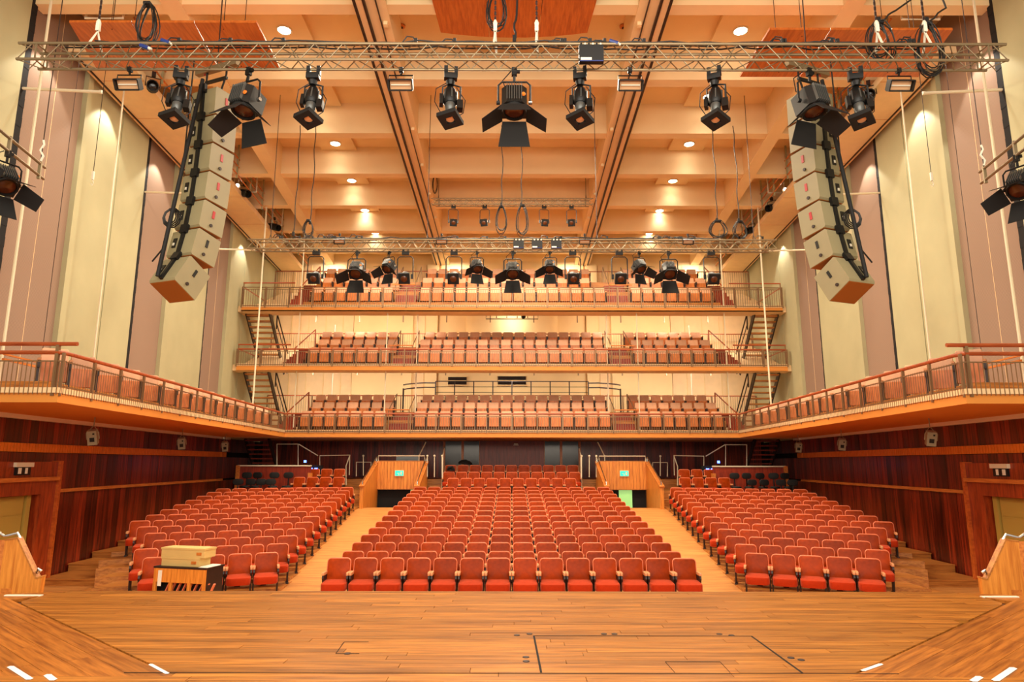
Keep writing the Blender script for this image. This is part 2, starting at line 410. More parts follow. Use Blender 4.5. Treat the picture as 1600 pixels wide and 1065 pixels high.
# vomitories
for s, n in ((-1, 3), (1, 4)):
    v = group_root('door_%d' % n, (s*4.7, 26.4, 0), 'timber lined stair entrance rising into the %s aisle under a green sign' % ('left' if s < 0 else 'right'))
    for xx, nm in ((5.72, 'outer'), (3.62, 'inner')):
        g = G(); x0, x1 = s*xx - .07, s*xx + .07
        g.prism([(x0, 26.2, -1.6), (x0, 26.2, .68), (x0, 28.85, 1.62), (x0, 28.85, -1.6)], (.14, 0, 0)); part('side_panel', g, M['oak'], v)
        g = G(); g.beam((s*xx, 26.15, .71), (s*xx, 28.9, 1.66), .2, .06); part('capping', g, M['trimwood'], v)
        g = G(); p = [(s*xx, 26.3, .72), (s*xx, 26.3, .9), (s*xx, 28.85, 1.86), (s*xx, 28.85, 1.64)]; g.tube(p, .022, 6); part('handrail', g, M['chrome'], v)
    g = G(); a, b = sorted((s*3.69, s*5.65))
    nb = 14
    for i in range(nb):
        xa = a + (b-a)*i/nb; gg = G(); gg.box(xa+.004, 28.78 + .008*(i % 2), .52, xa+(b-a)/nb-.004, 28.85, 1.66); part('slat', gg, M['oak'], v)
    g = G(); g.box(a, 28.85, .5, b, 28.95, 1.7); part('backing', g, M['tread'], v)
    g = G(); g.tube([(a,28.86,1.66),(a,28.86,1.9),(b,28.86,1.9),(b,28.86,1.66)], .022, 6); part('top_rail', g, M['trimwhite'], v)
    for k in range(6):
        g = G(); g.box(a, 26.5+.4*k, -2.2, b, 26.9+.4*k, -.1-.17*k); part('stair_step', g, M['tread'], v)
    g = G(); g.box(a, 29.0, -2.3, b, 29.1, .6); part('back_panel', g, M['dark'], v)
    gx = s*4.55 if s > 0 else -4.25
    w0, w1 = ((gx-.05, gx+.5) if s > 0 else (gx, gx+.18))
    g = G(); g.box(w0, 28.9, -1.2, w1, 28.96, .52); part('glow_leaf', g, M['mintglow'], v, label='pale green door leaf with painted glow')
    e = thing('exit_sign', 'small green lit exit sign on the slatted panel over the %s aisle entrance' % ('left' if s < 0 else 'right'), 'sign', (s*4.72, 28.72, 1.2), 0, 'exit signs over the aisle entrances')
    x = s*4.72
    g = G(); g.box(x-.19, 28.72, 1.06, x+.19, 28.78, 1.3); part('housing', g, M['white'], e)
    g = G(); g.box(x-.17, 28.712, 1.08, x+.17, 28.722, 1.28); part('lit_face', g, M['exitgreen'], e)
    g = G(); g.box(x-.03, 28.706, 1.1, x+.0, 28.712, 1.2); g.box(x-.1, 28.706, 1.17, x-.02, 28.712, 1.19); g.box(x+.05, 28.706, 1.12, x+.12, 28.712, 1.24); part('figure_mark', g, M['white'], e)

# ------------------------------------------------------------------ side walls
PANELS = [(6.0,13.88,'cream'),(14.1,16.28,'mauve'),(16.5,18.2,'cream'),(18.24,19.82,'cream'),(20.0,21.9,'mauve'),(22.3,25.38,'cream'),(25.5,27.6,'mauve'),(28.0,29.6,'cream'),(29.64,34.7,'cream')]
GAPS = [(13.88,14.1),(19.82,20.0),(25.38,25.5)]; RIBS = [(16.28,16.5),(21.9,22.3),(27.6,28.0)]
def wpoly(s, y0, y1, d0, d1, z0, z1):
    """an upright slab on the side wall from y0 to y1, standing d0..d1 proud of it"""
    return [(s*(wallx(y0)-d0), y0, z0), (s*(wallx(y1)-d0), y1, z0), (s*(wallx(y1)-d1), y1, z0), (s*(wallx(y0)-d1), y0, z0)], (0, 0, z1-z0)
for s, nm in ((-1, 'left'), (1, 'right')):
    wr = group_root('wall_'+nm, (s*11.5, 20, 0), 'side wall of cream and mauve panels over dark rosewood boarding')
    g = G(); g.prism(*wpoly(s, 5.5, 35, -.3, -.05, -1.6, 13.2)); part('wall_core', g, M['dark'], wr)
    for y0, y1, k in PANELS:
        g = G(); d = .1 if k == 'cream' else .03
        g.prism(*wpoly(s, y0, y1, -.05, d, 2.62, 13.15)); part('fabric_panel' if k == 'mauve' else 'plaster_panel', g, M[k], wr)
        if k == 'mauve' and y1 - y0 > 2:
            g = G(); ym = (y0+y1)/2; g.prism(*wpoly(s, ym-.006, ym+.006, .03, .034, 2.62, 13.15)); part('panel_joint', g, M['soffit'], wr)
    for y0, y1 in GAPS:
        g = G()
        for k in range(44): g.prism(*wpoly(s, y0+.005, y1-.005, -.04, .088+.006*(k % 2), 2.7+.235*k, 2.935+.235*k))
        part('dark_reveal', g, M['dark'], wr)
    for y0, y1 in RIBS:
        g = G(); g.prism(*wpoly(s, y0, y1, -.05, .16, 2.62, 13.15)); part('pilaster', g, M['cream'], wr)
    g = G(); g.prism(*wpoly(s, 12.0, 29.2, -.05, .17, 2.58, 2.74)); part('white_cornice', g, M['white'], wr)
    # rosewood boards, fluted band, rail
    bw = .3; y = 11.4; n = 0
    while y < 33.0:
        rows = [(2.05, 2.6)]
        if y >= 16.95 or y < 14.2: rows += [(.95, 1.83), (-1.5, .87)]
        elif y >= 14.2: rows += [(1.62, 1.83)]
        for z0, z1 in rows:
            pr = random.uniform(.0, .012)
            g = G(); g.prism(*wpoly(s, y+.004, min(y+bw, 33)-.004, -.05, .03+pr, z0, z1)); part('wall_board', g, M['rosewood'], wr)
        y += bw
    g = G(); y = 12.0
    while y < 29.0:
        g.prism(*wpoly(s, y, y+.085, .0, .1, 1.84, 2.04)); y += .11
    g.prism(*wpoly(s, 12.0, 29.0, .0, .05, 1.84, 2.04)); part('fluted_band', g, M['fluted'], wr, kind='stuff')
    g = G(); g.prism(*wpoly(s, 16.98, 28.7, .0, .14, .87, .95)); part('wall_rail', g, M['trimwood'], wr)
    # doorway with a broad mahogany surround
    dr = group_root('door_%d' % (1 if s < 0 else 2), (s*11.3, 15.4, 0), 'olive door in a broad mahogany surround in the side wall')
    g = G(); g.prism(*wpoly(s, 16.32, 16.98, -.05, .2, -1.5, 1.62)); part('door_jamb', g, M['mahog'], dr)
    g = G(); g.prism(*wpoly(s, 16.88, 17.0, -.05, .26, -1.5, 1.64)); part('jamb_edge', g, M['ply'], dr)
    g = G(); g.prism(*wpoly(s, 13.2, 13.8, -.05, .2, -1.5, 1.62)); part('door_jamb', g, M['mahog'], dr)
    g = G(); g.prism(*wpoly(s, 13.8, 16.32, -.05, .2, .86, 1.62)); part('door_head', g, M['mahog'], dr)
    g = G(); g.prism(*wpoly(s, 13.2, 16.86, .2, .3, 1.17, 1.26)); part('head_rail', g, M['trimwood'], dr)
    g = G(); g.prism(*wpoly(s, 13.8, 16.0, -.04, .02, -1.4, .84)); part('door_leaf', g, M['olive'], dr)
    g = G(); g.prism(*wpoly(s, 13.9, 15.0, .02, .03, -1.3, .4)); g.prism(*wpoly(s, 15.03, 15.95, .02, .03, -1.3, .4)); g.prism(*wpoly(s, 13.9, 15.95, .02, .03, .43, .8)); part('leaf_panel', g, M['olive'], dr)
    g = G(); g.prism(*wpoly(s, 16.05, 16.2, -.04, .06, -1.4, .86)); part('door_stop', g, M['olive'], dr)
    # sign above that door
    X = s*(wallx(15.5)-.24)
    e = thing('exit_sign', 'hooded exit sign with pale cover over the %s side door' % nm, 'sign', (X, 15.5, 1.42), 0, 'signs over the side doors')
    g = G(); g.box(X-.06, 15.2, 1.5, X+.06, 15.75, 1.6); part('hood', g, M['trimwhite'], e)
    g = G(); g.box(X-.03, 15.25, 1.32, X+.03, 15.7, 1.5); part('sign_face', g, M['black'], e)
    xx = X - s*.035
    for u0, u1 in ((15.3, 15.4), (15.52, 15.6)):
        g = G(); g.box(min(X-s*.03,xx), u0, 1.35, max(X-s*.03,xx), u1, 1.48); part('sign_mark', g, M['white'], e)

# ------------------------------------------------------------------ back wall
wb = group_root('wall_back', (0, 34.7, 0), 'cream plastered back wall behind the balconies over dark boarding')
g = G(); g.box(-13, 34.8, -1.5, 13, 35.1, 13.2); part('wall_core', g, M['plaster'], wb)
for x0, x1, m, d in ((-12.4,-11.2,'soffit',.06),(-11.1,-8.35,'soffit',.1),(-8.3,-5.2,'cream',.22),(-5.1,-4.6,'soffit',.06),(-4.5,-3.9,'plaster',.3),(-3.8,3.8,'cream',.12),(3.9,4.5,'plaster',.3),(4.6,5.1,'soffit',.06),(5.2,8.3,'cream',.22),(8.35,11.1,'soffit',.1),(11.2,12.4,'soffit',.06)):
    g = G(); g.box(x0, 34.8-d, 3.2, x1, 34.82, 12.05); part('plaster_panel', g, M['plaster' if m == 'cream' else m], wb)
for i, x in enumerate([-11.6+.9*k for k in range(26)]):
    if abs(x) > 8.4:
        g = G(); g.box(x-.02, 34.66, 3.2, x+.02, 34.75, 12); part('wall_rib', g, M['plaster'], wb)
# rear wall of the stalls
y = 33.6; x = -12.3
g = G(); g.box(-12.5, 33.66, -.2, 12.5, 33.9, 2.7); part('boarding_core', g, M['dark'], wb)
while x < 12.3:
    if abs(x+.15) > 3.35:
        g = G(); g.box(x+.004, y + random.uniform(-.012, .012), .3, x+.3, y+.07, 2.66); part('wall_board', g, M['rosewood'], wb)
    x += .3
for s in (-1, 1):
    g = G(); a, b = sorted((s*1.52, s*3.35)); g.box(a, 33.5, 1.5, b, 33.56, 2.66); part('window_pane', g, M['glassdark'], wb, label='dark control room window')
    for xx in (1.55, 2.42, 3.33):
        g = G(); g.box(s*xx-.06, 33.44, 1.0, s*xx+.06, 33.6, 2.66); part('mullion', g, M['trimwood'], wb)
    g = G(); g.box(a, 33.4, 1.22, b, 33.6, 1.5); part('window_sill', g, M['oak'], wb)
    g = G(); g.box(a, 33.45, .6, b, 33.6, 1.22); part('apron', g, M['redwood'], wb)
cb = group_root('projection_booth', (0, 33.2, 0), 'red timber booth in the middle of the rear stalls wall')
for i in range(16):
    xa = -1.5 + 3.0*i/16; g = G(); g.box(xa+.004, 33.0+.01*(i % 2), .6, xa+.1875-.004, 33.1, 2.42); part('slat', g, M['redwood'], cb)
g = G(); g.box(-1.55, 33.05, .6, 1.55, 33.6, 2.66); part('booth_body', g, M['redwood'], cb)
g = G(); g.box(-1.5, 32.97, 2.42, 1.5, 33.06, 2.66); part('booth_head', g, M['redwood'], cb)
g = G(); g.box(-.75, 32.9, 1.36, .75, 33.0, 1.44); part('shelf', g, M['dark'], cb)
g = G(); g.cbox((.2, 32.93, 2.5), (.2,.06,.1)); g.cbox((.2,32.9,2.46), (.26,.05,.03)); part('booth_lamp', g, M['white'], cb)
# canopy bay on the wall between the two upper balconies
bay = group_root('canopy_bay', (0, 33.5, 0), 'rounded cream plaster bay on the back wall')
g = G(); prof = []
for k in range(25):
    a = math.pi*k/24; prof.append((2.45*math.cos(a), 34.7 - 1.7*math.sin(a), 7.95))
g.prism(prof, (0, 0, .16)); part('bay_soffit', g, M['soffit'], bay, True)
g = G(); prof = [(x*.985, 34.7-(34.7-yy)*.985, 8.1) for x, yy, z in prof]; g.prism(prof, (0, 0, 1.9)); part('bay_front', g, M['plaster'], bay, True)
fr = thing('pipe_rig', 'dark rectangular pipe frame hanging before the rounded plaster bay', 'frame', (0, 31.5, 8.6))
g = G(); g.tube([(-1.25,31.6,8.75),(-1.25,31.6,8.42),(1.25,31.6,8.42),(1.25,31.6,8.75)], .02, 6); part('pipe', g, M['iron'], fr)
g = G(); g.bar((-1.25,31.6,8.62),(1.25,31.6,8.62), .012); part('cross_pipe', g, M['iron'], fr)
for x in (-.75,-.25,.25,.75):
    g = G(); g.bar((x,31.6,8.75),(x,31.6,8.5), .012); g.cbox((x,31.6,8.5),(.05,.05,.06)); part('hanger', g, M['iron'], fr)
g = G(); g.lathe([(.05,0),(.12,.05),(.1,.14),(.04,.18)], (.55,31.6,8.44), (0,0,1), 10); part('lamp', g, M['black'], fr)
# louvre vents
for i, (xa, xb, za, zb) in enumerate(((-3.3,-2.35,5.58,5.98),(-.72,.72,5.58,6.02))):
    e = thing('wall_vent', ('shorter' if i == 0 else 'longer')+' dark louvred vent on the cream wall under the middle balcony', 'vent', ((xa+xb)/2, 34.6, za), 0, 'dark vents on the back wall')
    g = G(); g.box(xa, 34.55, za, xb, 34.68, zb); part('recess', g, M['dark'], e)
    g = G(); g.box(xa-.04,34.5,za-.05,xb+.04,34.56,za); g.box(xa-.04,34.5,zb,xb+.04,34.56,zb+.05); part('frame', g, M['plaster'], e)
    for k in range(3): 
        g = G(); zz = za + (zb-za)*(k+.5)/3; g.cbox(((xa+xb)/2, 34.53, zz), (xb-xa, .02, .05), Matrix.Rotation(R(35), 3, 'X')); part('louvre', g, M['iron' if k != 1 else 'plaster'], e)

# ------------------------------------------------------------------ ceiling
ce = group_root('ceiling', (0, 20, 12.5), 'warm cream coffered ceiling of deep beams')
g = G(); g.box(-13.2, 3.5, 13.15, 13.2, 35.2, 13.4); part('ceiling_slab', g, M['ceilingpaint'], ce)
for k in range(-3, 7):
    yb = 14.0 + 3.1*k
    g = G(); xw = wallx(yb)-.02
    g.box(-xw, yb, 12.1, xw, yb+.36, 13.16); part('cross_beam', g, M['ceilingpaint'], ce)
def fan(y0, y1, a0, a1, b0, b1, z0, z1, s):
    g = G(); g.prism([(s*a0,y0,z0),(s*b0,y0,z0),(s*b1,y1,z0),(s*a1,y1,z0)], (0,0,z1-z0)); return g
for s in (-1, 1):
    part('main_girder', fan(5, 34.8, 2.75, 3.35, 3.5, 4.15, 12.06, 13.16, s), M['ceilingpaint'], ce)
    part('side_girder', fan(5, 34.8, 6.9, 9.57, 7.35, 10.0, 12.06, 13.16, s), M['ceilingpaint'], ce)
    for dx, r in ((.28,.05),(.5,.05)):
        part('track_rail', fan(5, 34.6, 2.95+dx, 3.5+dx, 2.95+dx+r, 3.5+dx+r, 11.96, 12.07, s), M['iron'], ce)
    part('track_web', fan(5, 34.6, 2.95+.34, 3.5+.34, 2.95+.49, 3.5+.49, 12.0, 12.08, s), M['soffit'], ce)
    part('track_rail', fan(5, 34.6, 2.95+.02, 3.5+.02, 2.95+.04, 3.5+.04, 12.0, 12.07, s), M['iron'], ce)
    for k in range(9):
        yy = 12 + 2.6*k; g = G(); x = 2.9+.55*(yy-5)/29.8; g.cbox((s*(x-.02), yy, 12.02), (.1,.12,.1)); part('track_bracket', g, M['ceilingpaint'], ce)
    # walkway slab along the wall with its handrails
    cw = group_root('side_catwalk', (s*11, 25, 11.7), 'long boxed lighting walkway hung along the side wall under the ceiling')
    g = G(); y0, y1 = 15.2, 34.7
    g.prism([(s*(wallx(y0)-.2),y0,11.68),(s*(wallx(y1)-.2),y1,11.68),(s*(wallx(y1)-1.5),y1,11.68),(s*(wallx(y0)-1.5),y0,11.68)], (0,0,.2)); part('walkway_slab', g, M['soffit'], cw)
    for yj in (16.5, 18.5, 21.5, 24.5, 27.5, 30.5):
        g = G(); g.prism([(s*(wallx(yj)-.2),yj,11.675),(s*(wallx(yj)-1.5),yj,11.675),(s*(wallx(yj)-1.5),yj+.012,11.675),(s*(wallx(yj)-.2),yj+.012,11.675)], (0,0,.006)); part('slab_joint', g, M['trimwood'], cw)
    g = G(); g.beam((s*(wallx(y0)-.32),y0,11.66),(s*(wallx(y1)-.32),y1,11.66), .03, .04); part('edge_trim', g, M['iron'], cw)
    for h, nm2 in ((12.0,'guard_rail'),(12.32,'guard_rail'),(12.62,'guard_rail')):
        g = G(); g.bar((s*(wallx(y0)-1.75),y0,h),(s*(wallx(y1)-1.75),y1,h), .025); part(nm2, g, M['trimwood'], cw)
    yy = 15.4
    while yy < 34:
        g = G(); g.beam((s*(wallx(yy)-1.75),yy,11.86),(s*(wallx(yy)-1.75),yy,13.15), .05, .05); part('hanger_post', g, M['cream'], cw); yy += 1.55
    yy = 14.5
    for yy in (14.6, 17.6, 21.4, 25.2, 29):
        g = G(); a = s*(wallx(yy)-1.37); g.tube([(a-.45,yy,13.14),(a-.45,yy,12.17),(a+.45,yy,12.17),(a+.45,yy,13.14)], .035, 6); part('hoop_frame', g, M['white'], cw)
    # horizontal struts from the wall reveals
    for (ya, za, yb_) in ((13.98,9.95,16.0),(19.9,9.95,22.2),(25.44,9.9,27.4)):
        nmx = {13.98:'nearest',19.9:'middle',25.44:'farthest'}[ya]
        a = Vector((s*(wallx(ya)-.02), ya, za)); b = Vector((s*(wallx(ya)-1.75), ya+.15, za+.0))
        e = thing('banner_pole', nmx+' cream horizontal pole jutting from the black reveal of the %s wall' % nm if False else nmx+' cream pole jutting from a black reveal high on the %s wall' % ('left' if s < 0 else 'right'), 'pole', a, 0, 'cream poles on the side walls')
        g = G(); g.bar(a, b, .035, 8); part('tube', g, M['trimwhite'], e, True)
        g = G(); g.cbox(a, (.05,.16,.16)); part('wall_plate', g, M['trimwhite'], e)
        g = G(); g.lathe([(.0,0),(.045,0),(.045,.05),(0,.06)], b, (b-a), 8); part('end_cap', g, M['trimwhite'], e)
# downlights
DL = [(6.12,16.25),(6.22,19.55),(6.43,22.75),(6.6,26.0),(6.77,29.3),(6.92,32.4)]
g = G(); g.box(-.65,-.62,-.12,.65,.62,0); panel_me = g.mesh('drop_panel', M['ceilingpaint'])
g = G(); g.lathe([(.172,.03),(.17,0),(.21,-.0),(.21,.03)], (0,0,-.15), (0,0,1), 20, False); rim_me = g.mesh('rim', M['white'], True)
g = G(); g.lathe([(0,0),(.165,0),(.165,.02),(0,.02)], (0,0,-.145), (0,0,1), 20); lens_me = g.mesh('lens', M['lamp'])
for s in (-1, 1):
    for i, (x, y) in enumerate(DL):
        e = thing('ceiling_downlight', 'round lit downlight on a square panel, %s from stage, %s ceiling bay' % (['nearest','second','third','fourth','fifth','farthest'][i], 'left' if s < 0 else 'right'), 'downlight', (s*x, y, 13.15), 0, 'ceiling downlights')
        inst('drop_panel', panel_me, e, (0,0,0)); inst('rim', rim_me, e, (0,0,0)); inst('lens', lens_me, e, (0,0,0))
        l = spot('downlight_lamp', (s*x, y, 12.96), 55, 110, PALE, None, .8, .15); 
    a = atZ(627 if s < 0 else 973, 40.5, 13.13)
    e = thing('smoke_detector', 'small round detector on the centre ceiling bay, %s of the wooden reflector' % ('left' if s < 0 else 'right'), 'detector', a, 0, 'small round ceiling fittings')
    g = G(); g.lathe([(0,0),(.1,0),(.1,-.03),(.06,-.05),(0,-.05)], a, (0,0,1), 14); part('base', g, M['trimwood'], e, True)
    g = G(); g.lathe([(0,0),(.04,0),(.035,-.02),(0,-.02)], a+Vector((0,0,-.05)), (0,0,1), 10); part('sensor', g, M['iron'], e, True)
# wooden acoustic reflectors hung under the ceiling
def reflector(label, x0a, x1a, y0, x0b, x1b, y1, z, sag, n, group='timber acoustic reflectors'):
    e = thing('acoustic_reflector', label, 'reflector', ((x0a+x1a)/2, (y0+y1)/2, z), 0, group)
    for i in range(n):
        g = G(); q = 4; top = []
        for j in range(q+1):
            t = (i + j/q)/n; t = min(max(t, i/n+.002), (i+1)/n-.002)
            zz = z - sag*(1-(2*t-1)**2); xa = x0a+(x1a-x0a)*t; xb = x0b+(x1b-x0b)*t
            top += [(xa, y0, zz), (xb, y1, zz), (xb, y1, zz+.05), (xa, y0, zz+.05)]
        fs = []
        for j in range(q):
            o = 4*j; fs += [(o, o+4, o+5, o+1), (o+1, o+5, o+6, o+2), (o+2, o+6, o+7, o+3), (o+3, o+7, o+4, o)]
        fs += [(0,1,2,3), tuple(4*q+k for k in (3,2,1,0))]
        g.add(top, fs); part('panel', g, M['reflect'], e)
    g = G()
    for x, y in ((x0a*.8+x1a*.2, y0+.2), (x0a*.2+x1a*.8, y0+.2), (x0b*.8+x1b*.2, y1-.2), (x0b*.2+x1b*.8, y1-.2)): g.bar((x,y,z-.02),(x,y,13.2), .008, 5)
    part('hanging_wire', g, M['iron'], e)
MAT['reflect'] = wood('reflector_ply', (206, 112, 44), (174, 84, 28), 1, .35, .05, fine=12)
reflector('curved orange timber reflector under the middle ceiling bay', -2.05, 2.15, 11.0, -1.78, 1.86, 15.0, 12.08, .14, 3)
reflector('flat orange timber reflector over the left end of the front truss', -8.92, -5.14, 12.15, -9.37, -5.21, 13.85, 10.3, 0, 3)
reflector('flat orange timber reflector over the right end of the front truss', 5.24, 8.99, 12.35, 5.2, 9.3, 14.05, 10.3, 0, 3)
# ------------------------------------------------------------------ balconies across the back
LEV = [('lowest', 28.3, 2.66, 2.95, [29.4,30.3,31.2], [2.99,3.45,3.88], 3.64, 9.55),
       ('middle', 28.85, 5.55, 5.83, [29.9,30.8,31.7], [5.88,6.42,6.95], 6.48, 11.95),
       ('top', 29.0, 8.2, 8.48, [30.1,31.0,31.9], [8.73,9.45,10.15], 9.3, 11.98)]
for nm, yf, z0, z1, RY, RZ, zr, hw in LEV:
    b = group_root('balcony_' + {'lowest':'lower','middle':'middle','top':'upper'}[nm], (0, yf, z0), nm + ' balcony across the back of the hall with stepped rows and a barred front')
    g = G(); hx = 12.2
    g.prism([(-hw, yf, z0), (hw, yf, z0), (hw, yf, z1-.1), (-hw, yf, z1-.1)], (0, .12, 0)); part('fascia', g, M['balcsoffit'], b)
    g = G(); g.box(-hw, yf-.03, z1-.1, hw, yf+.14, z1+.0); part('fascia_lip', g, M['soffit'], b)
    sl = 0.0 if nm == 'lowest' else .42
    g = G(); yk = yf + .9; ye = 34.7; g.prism([(-hx,yf+.1,z0),(-hx,yk,z0),(-hx,ye,z0+sl*(ye-yk)),(-hx,ye,z1+sl*(ye-yk)-.02),(-hx,yk,z1-.02),(-hx,yf+.1,z1-.02)], (2*hx,0,0)); part('deck', g, M['soffit'], b)
    if nm == 'top':
        g = G(); g.prism([(-hw,yf,z0),(hw,yf,z0),(hw-.4,yf+.6,z0-.02),(-hw+.4,yf+.6,z0-.02)], (0,0,.05)); part('soffit_edge', g, M['soffit'], b)
    for k in range(3):
        y0 = RY[k]-.62; y1 = RY[k]+.38 if k < 2 else 32.6
        g = G(); g.box(-9.4, y0, max(z1-.05, RZ[k]-.42), 9.4, y1, RZ[k]); part('tier', g, M['tread' if k else 'tread'], b)
        if k:
            for s in (-1, 1):
                for q in range(2):
                    zz = RZ[k-1] + (RZ[k]-RZ[k-1])*(q+1)/3
                    g = G(); a, c = sorted((s*4.38, s*5.34)); g.box(a, y0-.5+.25*q, RZ[k-1]-.02, c, y0, zz); part('aisle_step', g, M['redwood'], b)
    # balustrade
    g = G(); g.bar((-hw, yf+.06, zr), (hw, yf+.06, zr), .035 if nm != 'top' else .022, 8); part('handrail', g, M['handrail' if nm != 'top' else 'railmetal'], b)
    if nm != 'lowest':
        for s in (-1, 1):
            a, c = sorted((s*hw, s*(hw-2.3))); g = G(); g.bar((a, yf+.06, zr+.2), (c, yf+.06, zr+.2), .032, 8); part('guard_rail', g, M['handrail'], b)
            g = G(); g.bar((s*(hw-.02), yf+.06, z1), (s*(hw-.02), yf+.06, zr+.2), .03); part('end_post', g, M['railmetal'], b)
            g = G(); g.tube([(s*(hw-.02),yf+.06,zr),(s*(hw-.02),33.0,zr)], .03); part('handrail', g, M['handrail'], b)
    g = G(); zt = zr - .12; g.box(-hw, yf-.06, zt-.015, hw, yf-.04, zt+.015); g.box(-hw, yf-.06, z1-.06, hw, yf-.04, z1-.03); part('bar_rail', g, M['railmetal'], b)
    n = int(2*hw/1.03); 
    for i in range(n+1):
        x = -hw + 2*hw*i/n; g = G(); g.box(x-.022, yf-.05, z1-.12, x+.022, yf+.1, zr); part('post', g, M['railmetal'], b)
    g = G(); x = -hw
    while x < hw: g.box(x-.009, yf-.06, z1-.08, x+.009, yf-.045, zt); x += .1
    part('baluster', g, M['railmetal'], b, kind='stuff')
    # rear rail
    zz = RZ[2]; g = G(); g.bar((-11.9, 32.7, zz+.95), (11.9, 32.7, zz+.95), .025); 
    part('rear_rail', g, M['handrail'], b)
    g = G(); x = -11.9
    while x < 11.9:
        if abs(x) > 4.2: g.box(x-.006, 32.69, zz+.1, x+.006, 32.702, zz+.92)
        x += .11
    g.box(-11.9,32.69,zz+.08,-4.2,32.71,zz+.1); g.box(4.2,32.69,zz+.08,11.9,32.71,zz+.1)
    part('rear_baluster', g, M['railmetal'], b, kind='stuff')
    for i in range(12):
        x = -11.9 + 23.8*i/11; g = G(); g.box(x-.025, 32.66, z1, x+.025, 32.73, zz+.95); part('rear_post', g, M['railmetal'], b)
    # aisle handrails between blocks
    for s in (-1, 1):
        for xx in (4.42, 5.3):
            g = G(); g.tube([(s*xx, RY[0]-.45, RZ[0]), (s*xx, RY[0]-.45, RZ[0]+.85), (s*xx, RY[2]-.3, RZ[2]+.85), (s*xx, RY[2]-.3, RZ[2])], .022, 6); part('aisle_rail', g, M['railmetal'], b)
        g = G(); a, c = sorted((s*4.4, s*5.45)); g.bar((a, RY[0]-.47, RZ[0]+.86), (c, RY[0]-.47, RZ[0]+.86), .028); part('cross_rail', g, M['trimwood'], b)
        g = G(); g.tube([(s*9.7, RY[0]-.3, RZ[0]-.1), (s*9.7, RY[0]-.3, RZ[0]+.75), (s*9.45, RY[2], RZ[2]+.95), (s*9.4, RY[2], RZ[2]-.1)], .03, 6); part('stair_rail', g, M['handrail'], b)
        # steps up the outer end of the rows
        for q in range(6):
            g = G(); a, c = sorted((s*9.42, s*10.2)); zz_ = z1 + (RZ[2]-z1)*(q+1)/6; yy = RY[0]-.3+.42*q; g.box(a, yy, zz_-.06, c, yy+.46, zz_); g.box(a, yy, zz_-.25, c, yy+.03, zz_-.06); part('end_step', g, M['redwood'], b)
# curved guard on the lowest balcony, behind the middle block
gd = thing('guard_rail', 'wire guard rail with curved ends behind the middle block of the lowest balcony', 'railing', (0, 32.2, 3.88))
zb, zt = 4.7, 5.5
for i in range(9):
    x = -3.7 + 7.4*i/8; g = G(); g.box(x-.025, 32.38, 3.85, x+.025, 32.43, zt); part('post', g, M['iron'], gd)
for k in range(4):
    g = G(); z = zb + (zt-zb)*k/3; g.bar((-3.7,32.4,z),(3.7,32.4,z), .014 if k < 3 else .022); part('wire', g, M['iron'], gd)
for s in (-1, 1):
    for z in (5.2, 5.42):
        g = G(); g.tube([(s*3.7,32.4,z), (s*4.2,32.35,z), (s*4.7,32.2,z-.05), (s*5.0,31.9,z-.12), (s*5.1,31.5,z-.2)], .03, 6); part('curved_end', g, M['iron'], gd)
    g = G(); g.box(s*5.1-.03, 31.45, 3.9, s*5.1+.03, 31.55, 5.05); part('post', g, M['iron'], gd)

